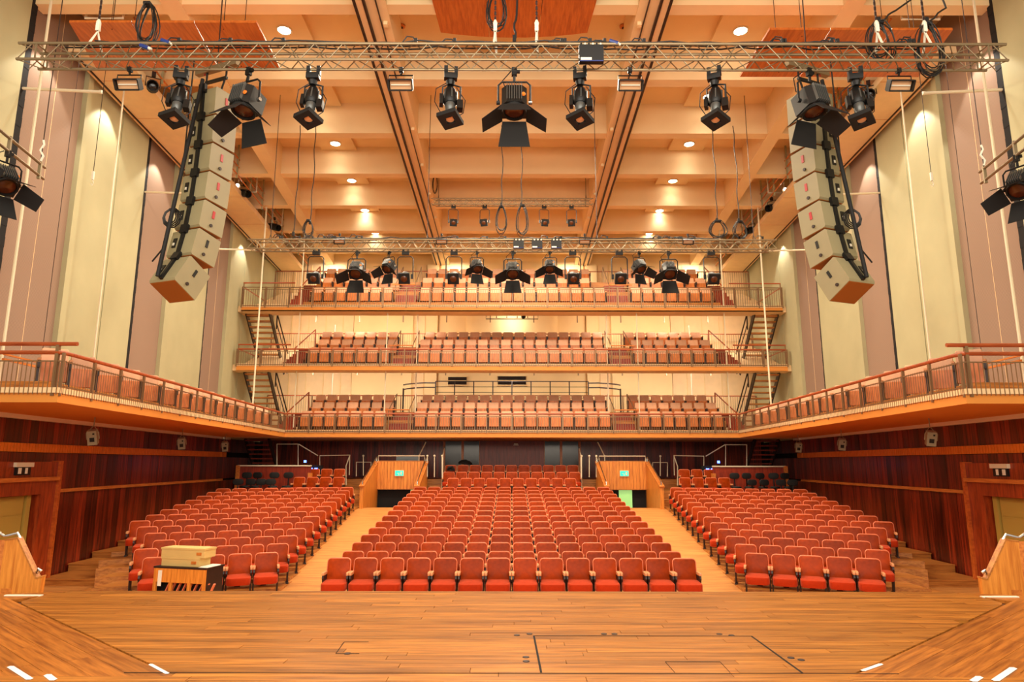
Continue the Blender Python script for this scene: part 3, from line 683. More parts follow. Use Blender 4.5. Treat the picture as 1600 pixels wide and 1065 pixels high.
# ------------------------------------------------------------------ side balconies
for s, nm in ((-1, 'left'), (1, 'right')):
    b = group_root('side_balcony_' + nm, (s*10, 20, 2.68), 'long side balcony with one line of seats and a barred front')
    ya, yb = 12.25, 28.3
    def F(y, o=0): return s*(balx(y)+o)
    def wx(y): return s*(wallx(y)-.12)
    g = G(); g.prism([(F(ya),ya,2.68),(F(yb),yb,2.66),(wx(yb),yb,2.66),(wx(ya),ya,2.68)], (0,0,.24)); part('deck', g, M['balcsoffit'], b)
    g = G(); g.beam((F(ya,-.0),ya-.03,2.9),(F(yb,-.0),yb,2.9), .05, .1); g.beam((F(ya),ya-.03,2.9),(wx(ya),ya-.03,2.9), .05, .1); part('deck_edge', g, M['soffit'], b)
    g = G(); g.prism([(F(ya+.1,.28),ya+.1,2.92),(F(yb,.28),yb,2.92),(F(yb,1.6),yb,2.92),(F(ya+.1,1.6),ya+.1,2.92)], (0,0,.16)); part('plinth', g, M['tread'], b)
    zr = 3.6
    g = G(); g.tube([(wx(ya),ya,zr),(F(ya,.06),ya,zr),(F(ya+.25),ya+.25,zr),(F(yb-.1),yb-.1,zr+.02)], .038, 8); part('handrail', g, M['handrail'], b, True)
    g = G(); g.bar((wx(ya),ya,3.76),(F(ya,.0)-s*.25,ya,3.76), .038, 8); part('upper_rail', g, M['handrail'], b, True)
    g = G(); g.beam((F(ya),ya,3.44),(F(yb),yb,3.47), .02, .025); g.beam((F(ya),ya,2.98),(F(yb),yb,2.98), .02, .025); g.beam((F(ya),ya,3.44),(wx(ya),ya,3.44), .02, .025); part('bar_rail', g, M['railmetal'], b)
    n = 15
    for i in range(n):
        y = ya + (yb-ya)*i/n + .03
        g = G(); g.box(F(y)-.022, y-.022, 2.8, F(y)+.022, y+.03, zr); part('post', g, M['railmetal'], b)
    for x in (F(ya,.1), F(ya,1.6)):
        g = G(); g.box(x-.03, ya-.03, 2.8, x+.03, ya+.03, 3.76); part('post', g, M['railmetal'], b)
    g = G(); y = ya
    while y < yb: g.box(F(y)-.0035-s*.03, y-.0035, 2.82, F(y)+.0035-s*.03, y+.0035, 3.46); y += .09
    x = F(ya)
    while abs(x) < abs(wx(ya)): g.box(x-.006, ya-.066, 2.82, x+.006, ya-.054, 3.44); x += s*.085
    part('baluster', g, M['railmetal'], b, kind='stuff')
    g = G(); g.beam((F(13.2,1.75),13.2,3.62),(F(21,1.75),21,3.62), .05, .04); g.beam((F(13.2,1.75),13.2,3.72),(F(21,1.75),21,3.72), .04, .03); part('seat_back_rail', g, M['trimwood'], b)
    # tension rods from the roof to this balcony
    for k, (px, py, y) in enumerate(((34,333,13.5),(169,358,16.6),(402,530,26.6))):
        x = s*abs(atY(px, py, y).x)
        e = thing('suspension_rod', 'thin cream rod dropping to the %s side balcony, %s from the stage' % (nm, ['nearest','second','farthest'][k]), 'rod', (x, y, 2.9), 0, 'rods that carry the balconies')
        g = G(); g.bar((x,y,2.9),(x,y,13.14 if k < 2 else 12.1), (.03,.024,.034)[k], 6); part('rod', g, M['trimwhite'], e, True)
        g = G(); g.cbox((x,y,2.95),(.14,.14,.06)); part('foot', g, M['railmetal'], e)
    # thin rigging wires
    for k, (y, o, zz) in enumerate(((13.2,.4,7.4),(14.8,2.0,3.2))):
        x = F(y, o); e = thing('rigging_wire', 'fine dark rigging wire with a hook beside the %s wall, %s one' % (nm, ['shorter','longer'][k]), 'wire', (x, y, zz), 0, 'rigging wires')
        g = G(); g.bar((x,y,zz),(x,y,12.1), .007, 5); part('wire', g, M['iron'], e)
        g = G(); g.tube([(x,y,zz),(x+.03,y,zz-.06),(x,y,zz-.12),(x-.03,y,zz-.08)], .01, 5); g.cbox((x,y,zz+.1),(.04,.04,.18)); part('hook', g, M['white'], e)
    # small loudspeakers on the wall under the balcony
    for k, y in enumerate((16.25, 21.4, 25.3)):
        x = s*(8.9+.07*y); a = Vector((x, y, 2.2))
        e = thing('wall_speaker', 'pale grey loudspeaker hung under the %s side balcony, %s from the stage' % (nm, ['nearest','middle','farthest'][k]), 'speaker', (x, y, 2.2), 0, 'small loudspeakers under the side balconies')
        rm = Matrix.Rotation(R(18), 3, 'X') @ Matrix.Rotation(R(-s*20), 3, 'Z')
        g = G(); g.cbox(a, (.2,.2,.34), rm); part('cabinet', g, M['spkgrey'], e)
        g = G(); g.cbox(a+rm@Vector((0,-.103,-.04)), (.1,.012,.1), rm); g.cbox(a+rm@Vector((.04,-.103,.1)), (.04,.012,.04), rm); part('grille', g, M['black'], e)
        g = G(); g.tube([a+rm@Vector((-.13,0,-.05)), a+rm@Vector((-.13,0,.1)), a+Vector((0,0,.28)), a+rm@Vector((.13,0,.1)), a+rm@Vector((.13,0,-.05))], .012, 5); g.bar(a+Vector((0,0,.28)), a+Vector((0,0,.52)), .014); part('bracket', g, M['spkgrey'], e)
# rods in front of and between the back balconies
for s in (-1, 1):
    for k, (x, y, za, zb_) in enumerate(((9.45,29.25,2.95,12.1),(5.55,29.3,2.95,8.2),(4.25,29.6,2.95,8.2),(8.6,32.0,3.9,8.2))):
        e = thing('suspension_rod', 'slim cream rod through the back balconies, %s, %s half' % (['by the outer end of the rows','at the outer side of the aisle','at the inner side of the aisle','behind the outer block'][k], 'left' if s < 0 else 'right'), 'rod', (s*x, y, za), 0, 'rods that carry the balconies')
        g = G(); g.bar((s*x,y,za),(s*x,y,zb_), .026, 6); part('rod', g, M['trimwhite'], e, True)
        g = G(); g.cbox((s*x,y,za+.04),(.12,.12,.06)); part('foot', g, M['railmetal'], e)
# open stairs at the ends of the balconies
for s, nm in ((-1, 'left'), (1, 'right')):
    for k, (za, zb_, xc, y0, y1, lb) in enumerate(((2.95,5.58,11.3,32.0,29.5,'lowest and middle'),(5.83,8.25,11.45,32.0,29.6,'middle and top'),(.5,2.68,11.35,32.4,30.2,'stalls and lowest'))):
        e = thing('open_stair', 'open timber stair with dark stringers between the %s balcony levels, %s end' % (lb, nm) if k < 2 else 'dim open stair from the rear stalls to the lowest balcony, %s end' % nm, 'stairs', (s*xc, y0, za), 0, 'open stairs at the balcony ends')
        n = 11
        for i in range(n):
            t = (i+.5)/n; g = G(); g.box(s*xc-.5, y0+(y1-y0)*t-.14, za+(zb_-za)*t-.03, s*xc+.5, y0+(y1-y0)*t+.14, za+(zb_-za)*t+.03); part('tread', g, M['redwood'] if k == 2 else M['tread'], e)
        for sx in (-.53, .53):
            g = G(); g.beam((s*xc+sx, y0, za), (s*xc+sx, y1, zb_), .05, .24); part('stringer', g, M['iron'], e)
        if k < 2:
            xi = s*(xc-.62)
            g = G(); g.tube([(xi, y0+.1, za), (xi, y0+.1, za+.95), (xi, y1+.7, zb_+.1), (xi, y1+.7, zb_-.6)], .03, 6); g.bar((xi,y0+.1,za+.55),(xi,y1+.7,zb_-.35), .02); part('handrail', g, M['iron'], e)

# ------------------------------------------------------------------ balcony seats
t = thing('balcony_seat', 'x', 'seat')
g = G(); g.pillow(.45, .36, .07, .04, .015, Matrix.Translation((0, .02, .66)) @ Matrix.Rotation(R(-9), 4, 'X'))
bs_back = inst('backrest', g.mesh('balcony_backrest', M['balback'], True), t, (0,0,0))
g = G(); g.pillow(.45, .4, .05, .025, .004, Matrix.Translation((0, -.12, .36)) @ Matrix.Rotation(R(-7), 4, 'X'), 3)
bs_pan = inst('tip_up_seat', g.mesh('balcony_seat_pan', M['balwood'], True), t, (0,0,0))
g = G()
g.box(-.02, -.2, 0, .02, .06, .42); g.box(-.022, -.26, .42, .022, .1, .56)
sd = g.mesh('balcony_standard', M['iron'])
inst('standard', sd, t, (-.255,0,0)); inst('standard', sd, t, (.255,0,0))
g = G(); g.box(-.028, -.3, .56, .028, .08, .6)
am = g.mesh('balcony_armrest', M['armpad']); inst('armrest', am, t, (-.255,0,0)); inst('armrest', am, t, (.255,0,0))
BS = Proto(t)
g = G(); g.pillow(.45, .36, .07, .04, .015, Matrix.Translation((0, .02, .66)) @ Matrix.Rotation(R(-9), 4, 'X')); pale_me = g.mesh('balcony_backrest_pale_glare', M['balpale'], True)
random.seed(11)
BL = (('left', -9.2, 7), ('middle', -4.24, 16), ('right', 5.44, 7))
for nm, yf, z0, z1, RY, RZ, zr, hw in LEV:
    for k in range(3):
        for blk, xs, n in BL:
            off = (0, .18, .06)[k] if blk == 'left' else ((0, -.05, .05)[k] if blk == 'middle' else (0, .05, -.1)[k])
            nn = n - (1 if blk == 'middle' and nm == 'top' and k else 0)
            for i in range(nn):
                o = BS.put((xs + off + .265 + .534*i, RY[k]-.02, RZ[k]), 0, 'plywood tip-up seat, %s in %s row, %s block of %s balcony' % (nth(i, nn), ORD[k+1], blk, nm), 'seat', 'tip-up seats of the %s balcony' % nm)
                pale = (nm == 'lowest' and k == 0) or (nm == 'lowest' and k == 1 and blk != 'right' and random.random() < .75) or (nm == 'middle' and k == 1 and random.random() < .5) or (nm == 'top' and k == 1 and random.random() < .6)
                if pale:
                    for ch in o.children:
                        if ch.name.startswith('backrest'): ch.data = pale_me
for s, nm in ((-1, 'left'), (1, 'right')):
    n = 15
    for i in range(n):
        y = 13.0 + 1.0*i
        o = BS.put((s*(balx(y)+.6), y, 2.96), R(-s*38), 'plywood seat turned to the stage on the %s side balcony, %s from the stage' % (nm, ORD[i+1] if i else 'first'), 'seat', 'tip-up seats of the side balconies')
        for ch in o.children:
            if ch.name.startswith('backrest'): ch.data = pale_me

# ------------------------------------------------------------------ stalls seats
t = thing('stalls_seat', 'x', 'seat')
bm_ = Matrix.Translation((0, .0, .62)) @ Matrix.Rotation(R(-11), 4, 'X')
g = G(); g.pillow(.45, .43, .085, .055, .022, bm_, 5); back_me = g.mesh('stalls_backrest', M['leather'], True)
g = G(); ring = []
for cx, cz, a0 in ((.16,.16,0), (-.16,.16,90), (-.16,-.2,180), (.16,-.2,270)):
    for j in range(4): a = R(a0+30*j); ring.append(bm_ @ Vector((cx+.064*math.cos(a), -.022, cz+.064*math.sin(a))))
g.tube(ring, .015, 5, True); pip_me = g.mesh('stalls_piping', M['piping'], True)
bk = inst('backrest', back_me, t, (0,0,0)); inst('piping', pip_me, bk, (0,0,0))
g = G(); g.pillow(.475, .46, .14, .11, .02, Matrix.Translation((0, -.27, .37)) @ Matrix.Rotation(R(-86), 4, 'X'), 5)
cush_me = g.mesh('stalls_cushion', M['velvet'], True); inst('seat_cushion', cush_me, t, (0,0,0))
g = G(); g.prism([(-.016,.06,0),(-.016,-.14,0),(-.016,-.2,.3),(-.016,-.3,.5),(-.016,-.28,.56),(-.016,.02,.56),(-.016,.0,.3)], (.032,0,0)); g.box(-.03,-.2,0,.03,.08,.025)
leg_me = g.mesh('stalls_standard', M['iron'])
g = G(); g.pillow(.052, .3, .05, .02, .0, Matrix.Translation((0, -.16, .585)) @ Matrix.Rotation(R(-90), 4, 'X'), 3); arm_me = g.mesh('stalls_armrest', M['armpad'], True)
for sx in (-.238, .238): inst('leg', leg_me, t, (sx,0,0)); inst('armrest', arm_me, t, (sx,0,0))
SS = Proto(t)
spots = []   # (x, y, z, rz, label, group)
cY = [14.0] + [15.2 + .887*k for k in range(13)]
for k, y in enumerate(cY):
    for i in range(14):
        z = fz(y) if k else -1.12
        spots.append((-3.71+.265+.53*i, y, z, 0, 'red leather stalls seat, %s in %s row of the middle block' % (nth(i, 14), ORD[k+1] if k else 'front'), 'stalls seats of the middle block'))
for k, (y, z, n) in enumerate(((27.95,.14,10),(28.85,.38,11),(29.75,.66,11))):
    for i in range(n):
        spots.append((-.53*n/2+.265+.53*i, y, z, 0, 'red seat on the rear centre platform, %s in its %s row' % (nth(i, n), ORD[k+1]), 'seats on the rear centre platform'))
for s, nm in ((-1, 'left'), (1, 'right')):
    lim = [1376,1386,1391,1396,1401,1403,1384,1360,1338,1318,1300,1284,1268]
    for j in range(13):
        x0 = aisx(rowY[j]) + .3; i = 0; row = []
        while True:
            x = x0 + .495*i; y = rowY[j] - .19*i
            if pix(x+.25, y, 0)[0] > lim[j] + 8 or i > 13: break
            row.append((x, y)); i += 1
        for i, (x, y) in enumerate(row):
            place = 'at the aisle' if i == 0 else ('outermost' if i == len(row)-1 else ORD[i+1] + ' from the aisle')
            spots.append((s*x, y, -1.14+.083*j, s*R(-20.5), 'red leather stalls seat, %s in %s row of the %s block' % (place, ORD[j+1] if j else 'front', nm), 'stalls seats of the %s block' % nm))
    for k, (y, z) in enumerate(((27.75,.18),(28.6,.5))):
        for i in range(4):
            spots.append((s*(7.0+.53*i+(0.2 if k else 0)), y, z, 0, 'red seat beside the swivel chairs, rear %s corner, %s row, %s' % (nm, ['front','back'][k], nth(i if s > 0 else 3-i, 4)), 'seats in the rear corners'))
spots.sort(key=lambda q: pix(q[0], q[1], q[2]+.6)[2])
for q in spots[:300]: SS.put((q[0], q[1], q[2]), q[3], q[4], 'seat', q[5])
g = G(); mats = [M['leather'], M['piping'], M['velvet'], M['iron'], M['armpad']]
src = [(back_me, 0, 0), (pip_me, 0, 1), (cush_me, 0, 2), (leg_me, -.238, 3), (leg_me, .238, 3), (arm_me, -.238, 4), (arm_me, .238, 4)]
src = [([tuple(v.co) for v in me.vertices], [tuple(p.vertices) for p in me.polygons], dx, mi) for me, dx, mi in src]
for q in spots[300:]:
    c, s_ = math.cos(q[3]), math.sin(q[3])
    for vs, fs, dx, mi in src:
        g.cur = mi
        g.add([((x+dx)*c - y*s_ + q[0], (x+dx)*s_ + y*c + q[1], z + q[2]) for x, y, z in vs], fs)
far = part('far_stalls_seats', g, mats, None, True); tag(far, 'rearmost rows of small red stalls seats towards the back wall', 'seats', None, 'stuff')
# ------------------------------------------------------------------ trusses
def truss(label, hw, y0, z1, s=.29, pitch=.46, r=.025):
    e = thing('lighting_truss', label, 'truss', (0, y0 + s/2, z1 - s), 0, 'box trusses over the hall')
    for dy in (0, s):
        for dz in (0, -s):
            h = hw - (.16 if dy else 0); g = G(); g.bar((-h, y0+dy, z1+dz), (h, y0+dy, z1+dz), r, 8); part('chord', g, M['steel'], e, True)
    n = int(2*hw/pitch); p = 2*hw/n
    def br(d):
        g = G(); g.bar((0,0,0), d, r*.38, 5); return g.mesh('brace', M['steel'], True)
    c = Vector((0, y0 + s/2, z1 - s))
    for (oy, oz), (dy, dz) in (((0,-s),(0,s)), ((s,-s),(0,s)), ((0,-s),(s,0)), ((0,0),(s,0))):
        up, dn = br((p/2, dy, dz)), br((p/2, -dy, -dz))
        for i in range(n):
            x = -hw + p*i
            inst('brace', up, e, Vector((x, y0+oy, z1+oz)) - c); inst('brace', dn, e, Vector((x+p/2, y0+oy+dy, z1+oz+dz)) - c)
    for s_ in (-1, 1):
        g = G(); x = s_*(hw-.3)
        g.bar((x,y0,z1),(x,y0,z1-s),r*.6); g.bar((x,y0+s,z1),(x,y0+s,z1-s),r*.6); g.bar((x,y0,z1),(x,y0+s,z1),r*.6); g.bar((x,y0,z1-s),(x,y0+s,z1-s),r*.6); part('end_frame', g, M['steel'], e)
    return e
T1Y, T1Z, T2Y, T2Z, T3Y, T3Z = 10.1, 8.45, 19.55, 8.28, 24.9, 11.8
truss('long aluminium box truss across the front of the hall, nearest the stage', 8.2, T1Y, T1Z)
truss('long aluminium box truss in front of the back balconies', 8.04, T2Y, T2Z)
truss('short aluminium box truss high under the middle ceiling bay', 3.18, T3Y, T3Z, .24, .4, .02)

# ------------------------------------------------------------------ lamps (built hanging from the origin, lens towards -Y and down)
def aimframe(c, tilt):
    """matrix whose +Z is the lens direction: towards -Y, TILT degrees below the horizon"""
    wv = Vector((0, -math.cos(R(tilt)), -math.sin(R(tilt)))); u = Vector((1,0,0)); v = wv.cross(u)
    m = Matrix.Identity(4); m.col[0][:3] = u; m.col[1][:3] = v; m.col[2][:3] = wv; m.col[3][:3] = c; return m
def fresnel(tilt=53):
    t = thing('fresnel_lamp', 'x', 'spotlight'); m = aimframe((0,0,-.6), tilt)
    g = G(); g.cbox((0,0,-.03),(.09,.07,.14)); g.bar((0,0,-.1),(0,0,-.22),.025); g.cbox((.07,0,-.02),(.05,.04,.06)); part('clamp', g, M['black'], t)
    g = G(); g.tube([(-.27,0,-.6),(-.27,0,-.28),(-.21,0,-.22),(.21,0,-.22),(.27,0,-.28),(.27,0,-.6)], .018, 6); part('yoke', g, M['black'], t, True)
    g = G(); g.prism([m@Vector(p) for p in ((-.21,-.2,.16),(.21,-.2,.16),(.21,.12,.16),(.13,.2,.16),(-.13,.2,.16),(-.21,.12,.16))], m.to_3x3()@Vector((0,0,-.36))); part('housing', g, M['black'], t)
    g = G()
    for i in range(7): g.box(-.12+.04*i-.006, .19, -.2, -.12+.04*i+.006, .25, .14, m)
    for i in range(5): g.box(-.13, -.1+.05*i, -.26, .13, -.09+.05*i, -.19, m)
    part('cooling_fin', g, M['grey'], t)
    g = G(); g.lathe([(.0,0),(.2,0),(.2,.06),(.17,.06),(.16,.02),(0,.02)], m@Vector((0,0,.15)), m.to_3x3()@Vector((0,0,1)), 20); part('lens_ring', g, M['blackmat'], t, True)
    g = G(); g.lathe([(0,.035),(.1,.03),(.155,.0),(0,-.01)], m@Vector((0,0,.18)), m.to_3x3()@Vector((0,0,1)), 18); part('lens', g, M['lensamber'], t, True)
    for sx in (-1, 1):
        g = G(); g.lathe([(0,0),(.035,0),(.035,.06),(0,.06)], (sx*.24,0,-.6), (sx,0,0), 10); part('knob', g, M['chrome' if sx > 0 else 'black'], t)
    g = G(); g.lathe([(0,0),(.04,0),(.03,.02),(0,.02)], m@Vector((.15,.2,.0)), m.to_3x3()@Vector((0,1,0)), 10); part('indicator', g, M['fluted'], t)
    for k, (a, ln, wo) in enumerate(((32, .34, .27), (28, .42, .27), (50, .42, .16), (50, .42, .16))):
        mm = m @ Matrix.Rotation(R((0, 180, 90, -90)[k]), 4, 'Z')
        p = [Vector((-.2,.2,.22)), Vector((.2,.2,.22)), Vector((wo,.2+ln*math.sin(R(a)),.22+ln*math.cos(R(a)))), Vector((-wo,.2+ln*math.sin(R(a)),.22+ln*math.cos(R(a))))]
        g = G(); g.prism([mm@q for q in p], mm.to_3x3()@Vector((0,.008,-.004))); part('barn_door', g, M['blackmat'], t)
    g = G(); g.tube([m@Vector((-.05,.0,-.22)), (-.12,.2,-.3), (-.2,.15,-.1), (-.05,.05,.02)], .01, 5); part('cable', g, M['rubber'], t)
    return Proto(t)
def profile(tilt=74):
    t = thing('profile_lamp', 'x', 'spotlight'); m = aimframe((0,0,-.55), tilt); ax = m.to_3x3()@Vector((0,0,1))
    g = G(); g.cbox((-.08,0,-.02),(.06,.08,.16)); g.cbox((.09,0,-.02),(.06,.08,.16)); g.cbox((0,0,-.12),(.22,.12,.1)); g.lathe([(.05,0),(.08,.05),(.06,.12)], (0,0,-.16), (0,0,-1), 10); part('clamp', g, M['black'], t)
    g = G(); g.tube([(.02,0,-.26),(.17,0,-.3),(.17,0,-.62)], .018, 6); g.tube([(-.02,0,-.26),(-.13,0,-.32),(-.13,0,-.55)], .014, 6); part('yoke', g, M['black'], t)
    g = G(); g.lathe([(0,-.26),(.07,-.26),(.1,-.2),(.12,-.08),(.13,.04),(.1,.1),(0,.1)], m@Vector((0,0,0)), ax, 12); part('lamp_house', g, M['black'], t, True)
    g = G()
    for i in range(6):
        a = R(60*i+20); g.cbox(m@Vector((.118*math.cos(a), .118*math.sin(a), -.06)), (.02,.02,.2), m.to_3x3()@Matrix.Rotation(a, 3, 'Z'))
    part('cooling_fin', g, M['grey'], t)
    g = G(); g.lathe([(0,.1),(.085,.1),(.085,.22),(.07,.24),(.07,.36),(.085,.38),(0,.38)], m@Vector((0,0,0)), ax, 12); part('barrel', g, M['grey'], t, True)
    g = G(); g.cbox(m@Vector((.16,.02,.14)), (.1,.12,.18), m.to_3x3()); part('ballast_box', g, M['black'], t)
    g = G(); g.cbox(m@Vector((-.15,.0,.02)), (.06,.1,.22), m.to_3x3()); part('side_box', g, M['black'], t)
    g = G(); mr = m.to_3x3()@Matrix.Rotation(R(28), 3, 'Z'); o = m@Vector((0,0,.42))
    for q, d in (((0,.12),(.34,.1)), ((0,-.12),(.34,.1)), ((.12,0),(.1,.14)), ((-.12,0),(.1,.14))): g.cbox(o + mr@Vector((q[0],q[1],0)), (d[0],d[1],.08), mr)
    part('colour_scroller', g, M['blackmat'], t)
    g = G(); g.lathe([(0,0),(.07,0),(.07,.01),(0,.015)], m@Vector((0,0,.42)), ax, 12); part('lens', g, M['flood'], t)
    g = G(); g.tube([(-.05,.05,-.2),(-.24,.02,-.35),(-.26,0,-.6),(-.14,-.05,-.85)], .008, 5); g.tube([(.1,.02,-.3),(.25,-.02,-.55),(.22,-.06,-.8),(.1,-.1,-.92)], .008, 5); part('cable', g, M['rubber'], t)
    return Proto(t)
def flood():
    t = thing('flood_lamp', 'x', 'floodlight')
    g = G(); g.bar((0,0,.02),(0,0,-.08),.02); g.cbox((0,0,0),(.07,.07,.08)); part('clamp', g, M['black'], t)
    g = G(); g.tube([(-.2,0,-.26),(-.2,0,-.1),(.2,0,-.1),(.2,0,-.26)], .012, 5); part('yoke', g, M['black'], t)
    rm = Matrix.Rotation(R(35), 3, 'X'); o = Vector((0,0,-.27))
    g = G(); g.cbox(o+rm@Vector((0,.05,.0)), (.4,.06,.16), rm); g.cbox(o+rm@Vector((0,-.02,.085)), (.4,.12,.02), rm); g.cbox(o+rm@Vector((0,-.02,-.085)), (.4,.12,.02), rm); g.cbox(o+rm@Vector((-.2,-.02,0)), (.02,.12,.17), rm); g.cbox(o+rm@Vector((.2,-.02,0)), (.02,.12,.17), rm); part('housing', g, M['black'], t)
    g = G(); g.cbox(o+rm@Vector((0,.005,0)), (.36,.02,.14), rm); part('reflector', g, M['flood'], t)
    g = G(); g.bar(o+rm@Vector((-.16,-.02,0)), o+rm@Vector((.16,-.02,0)), .012); part('tube_lamp', g, M['white'], t)
    return Proto(t)
def scoop(tilt=35):
    """lamp with a tall yoke and a square colour frame"""
    t = thing('spot_lamp', 'x', 'spotlight'); m = aimframe((0,0,-.78), tilt); ax = m.to_3x3()@Vector((0,0,1))
    g = G(); g.cbox((0,0,-.04),(.22,.1,.1)); g.cbox((-.07,0,.03),(.06,.08,.1)); g.cbox((.08,0,.03),(.05,.08,.1)); part('clamp', g, M['black'], t)
    g = G(); g.tube([(-.24,0,-.8),(-.24,0,-.22),(-.18,0,-.15),(.18,0,-.15),(.24,0,-.22),(.24,0,-.8)], .017, 6); part('yoke', g, M['black'], t, True)
    g = G(); g.lathe([(0,-.26),(.06,-.26),(.13,-.12),(.15,.02),(.15,.12),(0,.12)], m@Vector((0,0,0)), ax, 12); part('lamp_house', g, M['grey'], t, True)
    g = G(); g.prism([m@Vector(p) for p in ((-.17,-.17,.12),(.17,-.17,.12),(.17,.17,.12),(-.17,.17,.12))], ax*.1); part('colour_frame', g, M['blackmat'], t)
    g = G(); g.lathe([(0,.0),(.1,.0),(.07,.02),(0,.025)], m@Vector((0,0,.22)), ax, 14); part('lens', g, M['lensamber'], t, True)
    for sx in (-1, 1): 
        g = G(); g.cbox((sx*.22,0,-.78),(.07,.06,.14)); part('knob', g, M['black'], t)
    return Proto(t)
FR, FT, PR, FL, SP = fresnel(76), fresnel(50), profile(), flood(), scoop()
def hang(P, px, py, y, z, label, cat, group, rz=0, scale=1):
    zc = pix(0, y, z-.5)[2]; P.put(((px-800)/FPX*zc, y, z), rz, label, cat, group, scale)
yt, zt = T1Y + .29, T1Z - .3
for px, rz, lb in ((385, -22, 'black fresnel lamp with open barn doors beside the left loudspeaker column'), (803, 0, 'black fresnel lamp with open barn doors at the middle of the front truss'), (1267, 20, 'black fresnel lamp with open barn doors beside the right loudspeaker column')):
    hang(FR, px, 0, yt, zt, lb, 'spotlight', 'fresnel lamps on the front truss', R(rz), 1.0)
for px, rz, lb in ((279, 10, 'outermost left one'), (487, 0, 'between left fresnel and centre'), (703, 8, 'just left of the centre fresnel'), (906, -10, 'just right of the centre fresnel'), (1117, -25, 'between centre and right fresnel'), (1339, -12, 'outermost right one')):
    hang(PR, px, 0, yt, zt, 'long black lamp with square scroller, front truss, ' + lb, 'spotlight', 'profile lamps on the front truss', R(rz), 1.0)
for px, lb in ((198, 'near its left end'), (625, 'left of centre'), (985, 'right of centre'), (1408, 'near its right end')):
    hang(FL, px, 0, yt, zt, 'small black trough floodlight under the front truss, ' + lb, 'floodlight', 'floodlights on the front truss')
yt, zt = T2Y + .29, T2Z - .3
for i, px in enumerate((493, 633, 709, 895, 968, 1112)):
    hang(SP, px, 0, yt, zt, 'narrow black lamp in a tall yoke under the second truss, ' + nth(i, 6), 'spotlight', 'yoked lamps on the second truss')
for i, px in enumerate((557, 801, 1045)):
    hang(FT, px, 0, yt, zt, 'large barn-door lamp under the second truss, ' + ('left one', 'middle one', 'right one')[i], 'spotlight', 'barn-door lamps on the second truss', 0, 1.0)
for i, px in enumerate((607, 745, 859, 999)):
    hang(FT, px, 0, yt, zt, 'smaller barn-door lamp with bright top under the second truss, ' + nth(i, 4), 'spotlight', 'barn-door lamps on the second truss', R((-25, 18, -8, 24)[i]), .78)
for i, px in enumerate((531, 690, 913, 1074)):
    zc = pix(0, T2Y, T2Z)[2]; FL.put(((px-800)/FPX*zc, T2Y-.05, T2Z+.14), 0, 'small square floodlight clipped inside the second truss, ' + nth(i, 4), 'floodlight', 'floodlights on the second truss', .8)
for i, px in enumerate((708, 757, 850, 893)):
    hang(SP, px, 0, T3Y+.24, T3Z-.25, 'small yoked lamp under the short high truss, ' + nth(i, 4), 'spotlight', 'lamps on the short truss', R((10, -12, 10, -10)[i]), .8)
# black cans on the side walkways
def can():
    t = thing('can_lamp', 'x', 'spotlight'); m = aimframe((0,0,-.3), 20); ax = m.to_3x3()@Vector((0,0,1))
    g = G(); g.cbox((0,0,0),(.08,.08,.1)); g.tube([(-.14,0,-.3),(-.14,0,-.08),(.14,0,-.08),(.14,0,-.3)], .012, 5); part('yoke', g, M['iron'], t)
    g = G(); g.lathe([(0,-.25),(.09,-.25),(.12,-.1),(.12,.28),(.105,.28),(.1,.1),(0,.1)], m@Vector((0,0,0)), ax, 12); part('can', g, M['blackmat'], t, True)
    g = G(); g.lathe([(0,0),(.1,0),(.1,.01),(0,.02)], m@Vector((0,0,.11)), ax, 12); part('lens', g, M['glassdark'], t)
    return Proto(t)
CN = can()
for px, py, z, rz, lb in ((382,288,12.25,50,'nearer one left'),(428,342,12.25,60,'farther one left'),(1205,310,12.25,-50,'nearer one right'),(1174,346,12.25,-60,'farther one right'),(240,117,11.9,30,'the one nearest the stage left'),(1356,129,11.9,-30,'the one nearest the stage right')):
    a = atZ(px, py, z); lb = lb.replace('stage left', 'stage, left side').replace('stage right', 'stage, right side')
    CN.put(a, R(rz), 'black can lamp on the side walkway rail, ' + lb, 'spotlight', 'can lamps on the side walkways', 1.25)
g = G(); 
for i, (px, py) in enumerate(((371,291),(401,336),(1226,296),(1197,341))):
    a = atZ(px, py, 12.0); s = -1 if px < 800 else 1
    e = thing('work_lamp', 'bright round work lamp shining on the side walkway, ' + ('nearer left','farther left','nearer right','farther right')[i], 'lamp', a, 0, 'work lamps on the side walkways')
    g = G(); g.lathe([(0,0),(.1,.02),(.11,.08),(.08,.1)], a+Vector((0,.06,0)), (0,-1,0), 12); part('housing', g, M['white'], e, True)
    g = G(); g.lathe([(0,0),(.075,0),(.06,.03),(0,.045)], a+Vector((0,-.035,0)), (0,-1,0), 12); part('bulb', g, M['lamp'], e, True)
    g = G(); g.bar(a+Vector((0,.05,0)), a+Vector((0,.05,.32)), .012); part('stem', g, M['white'], e)

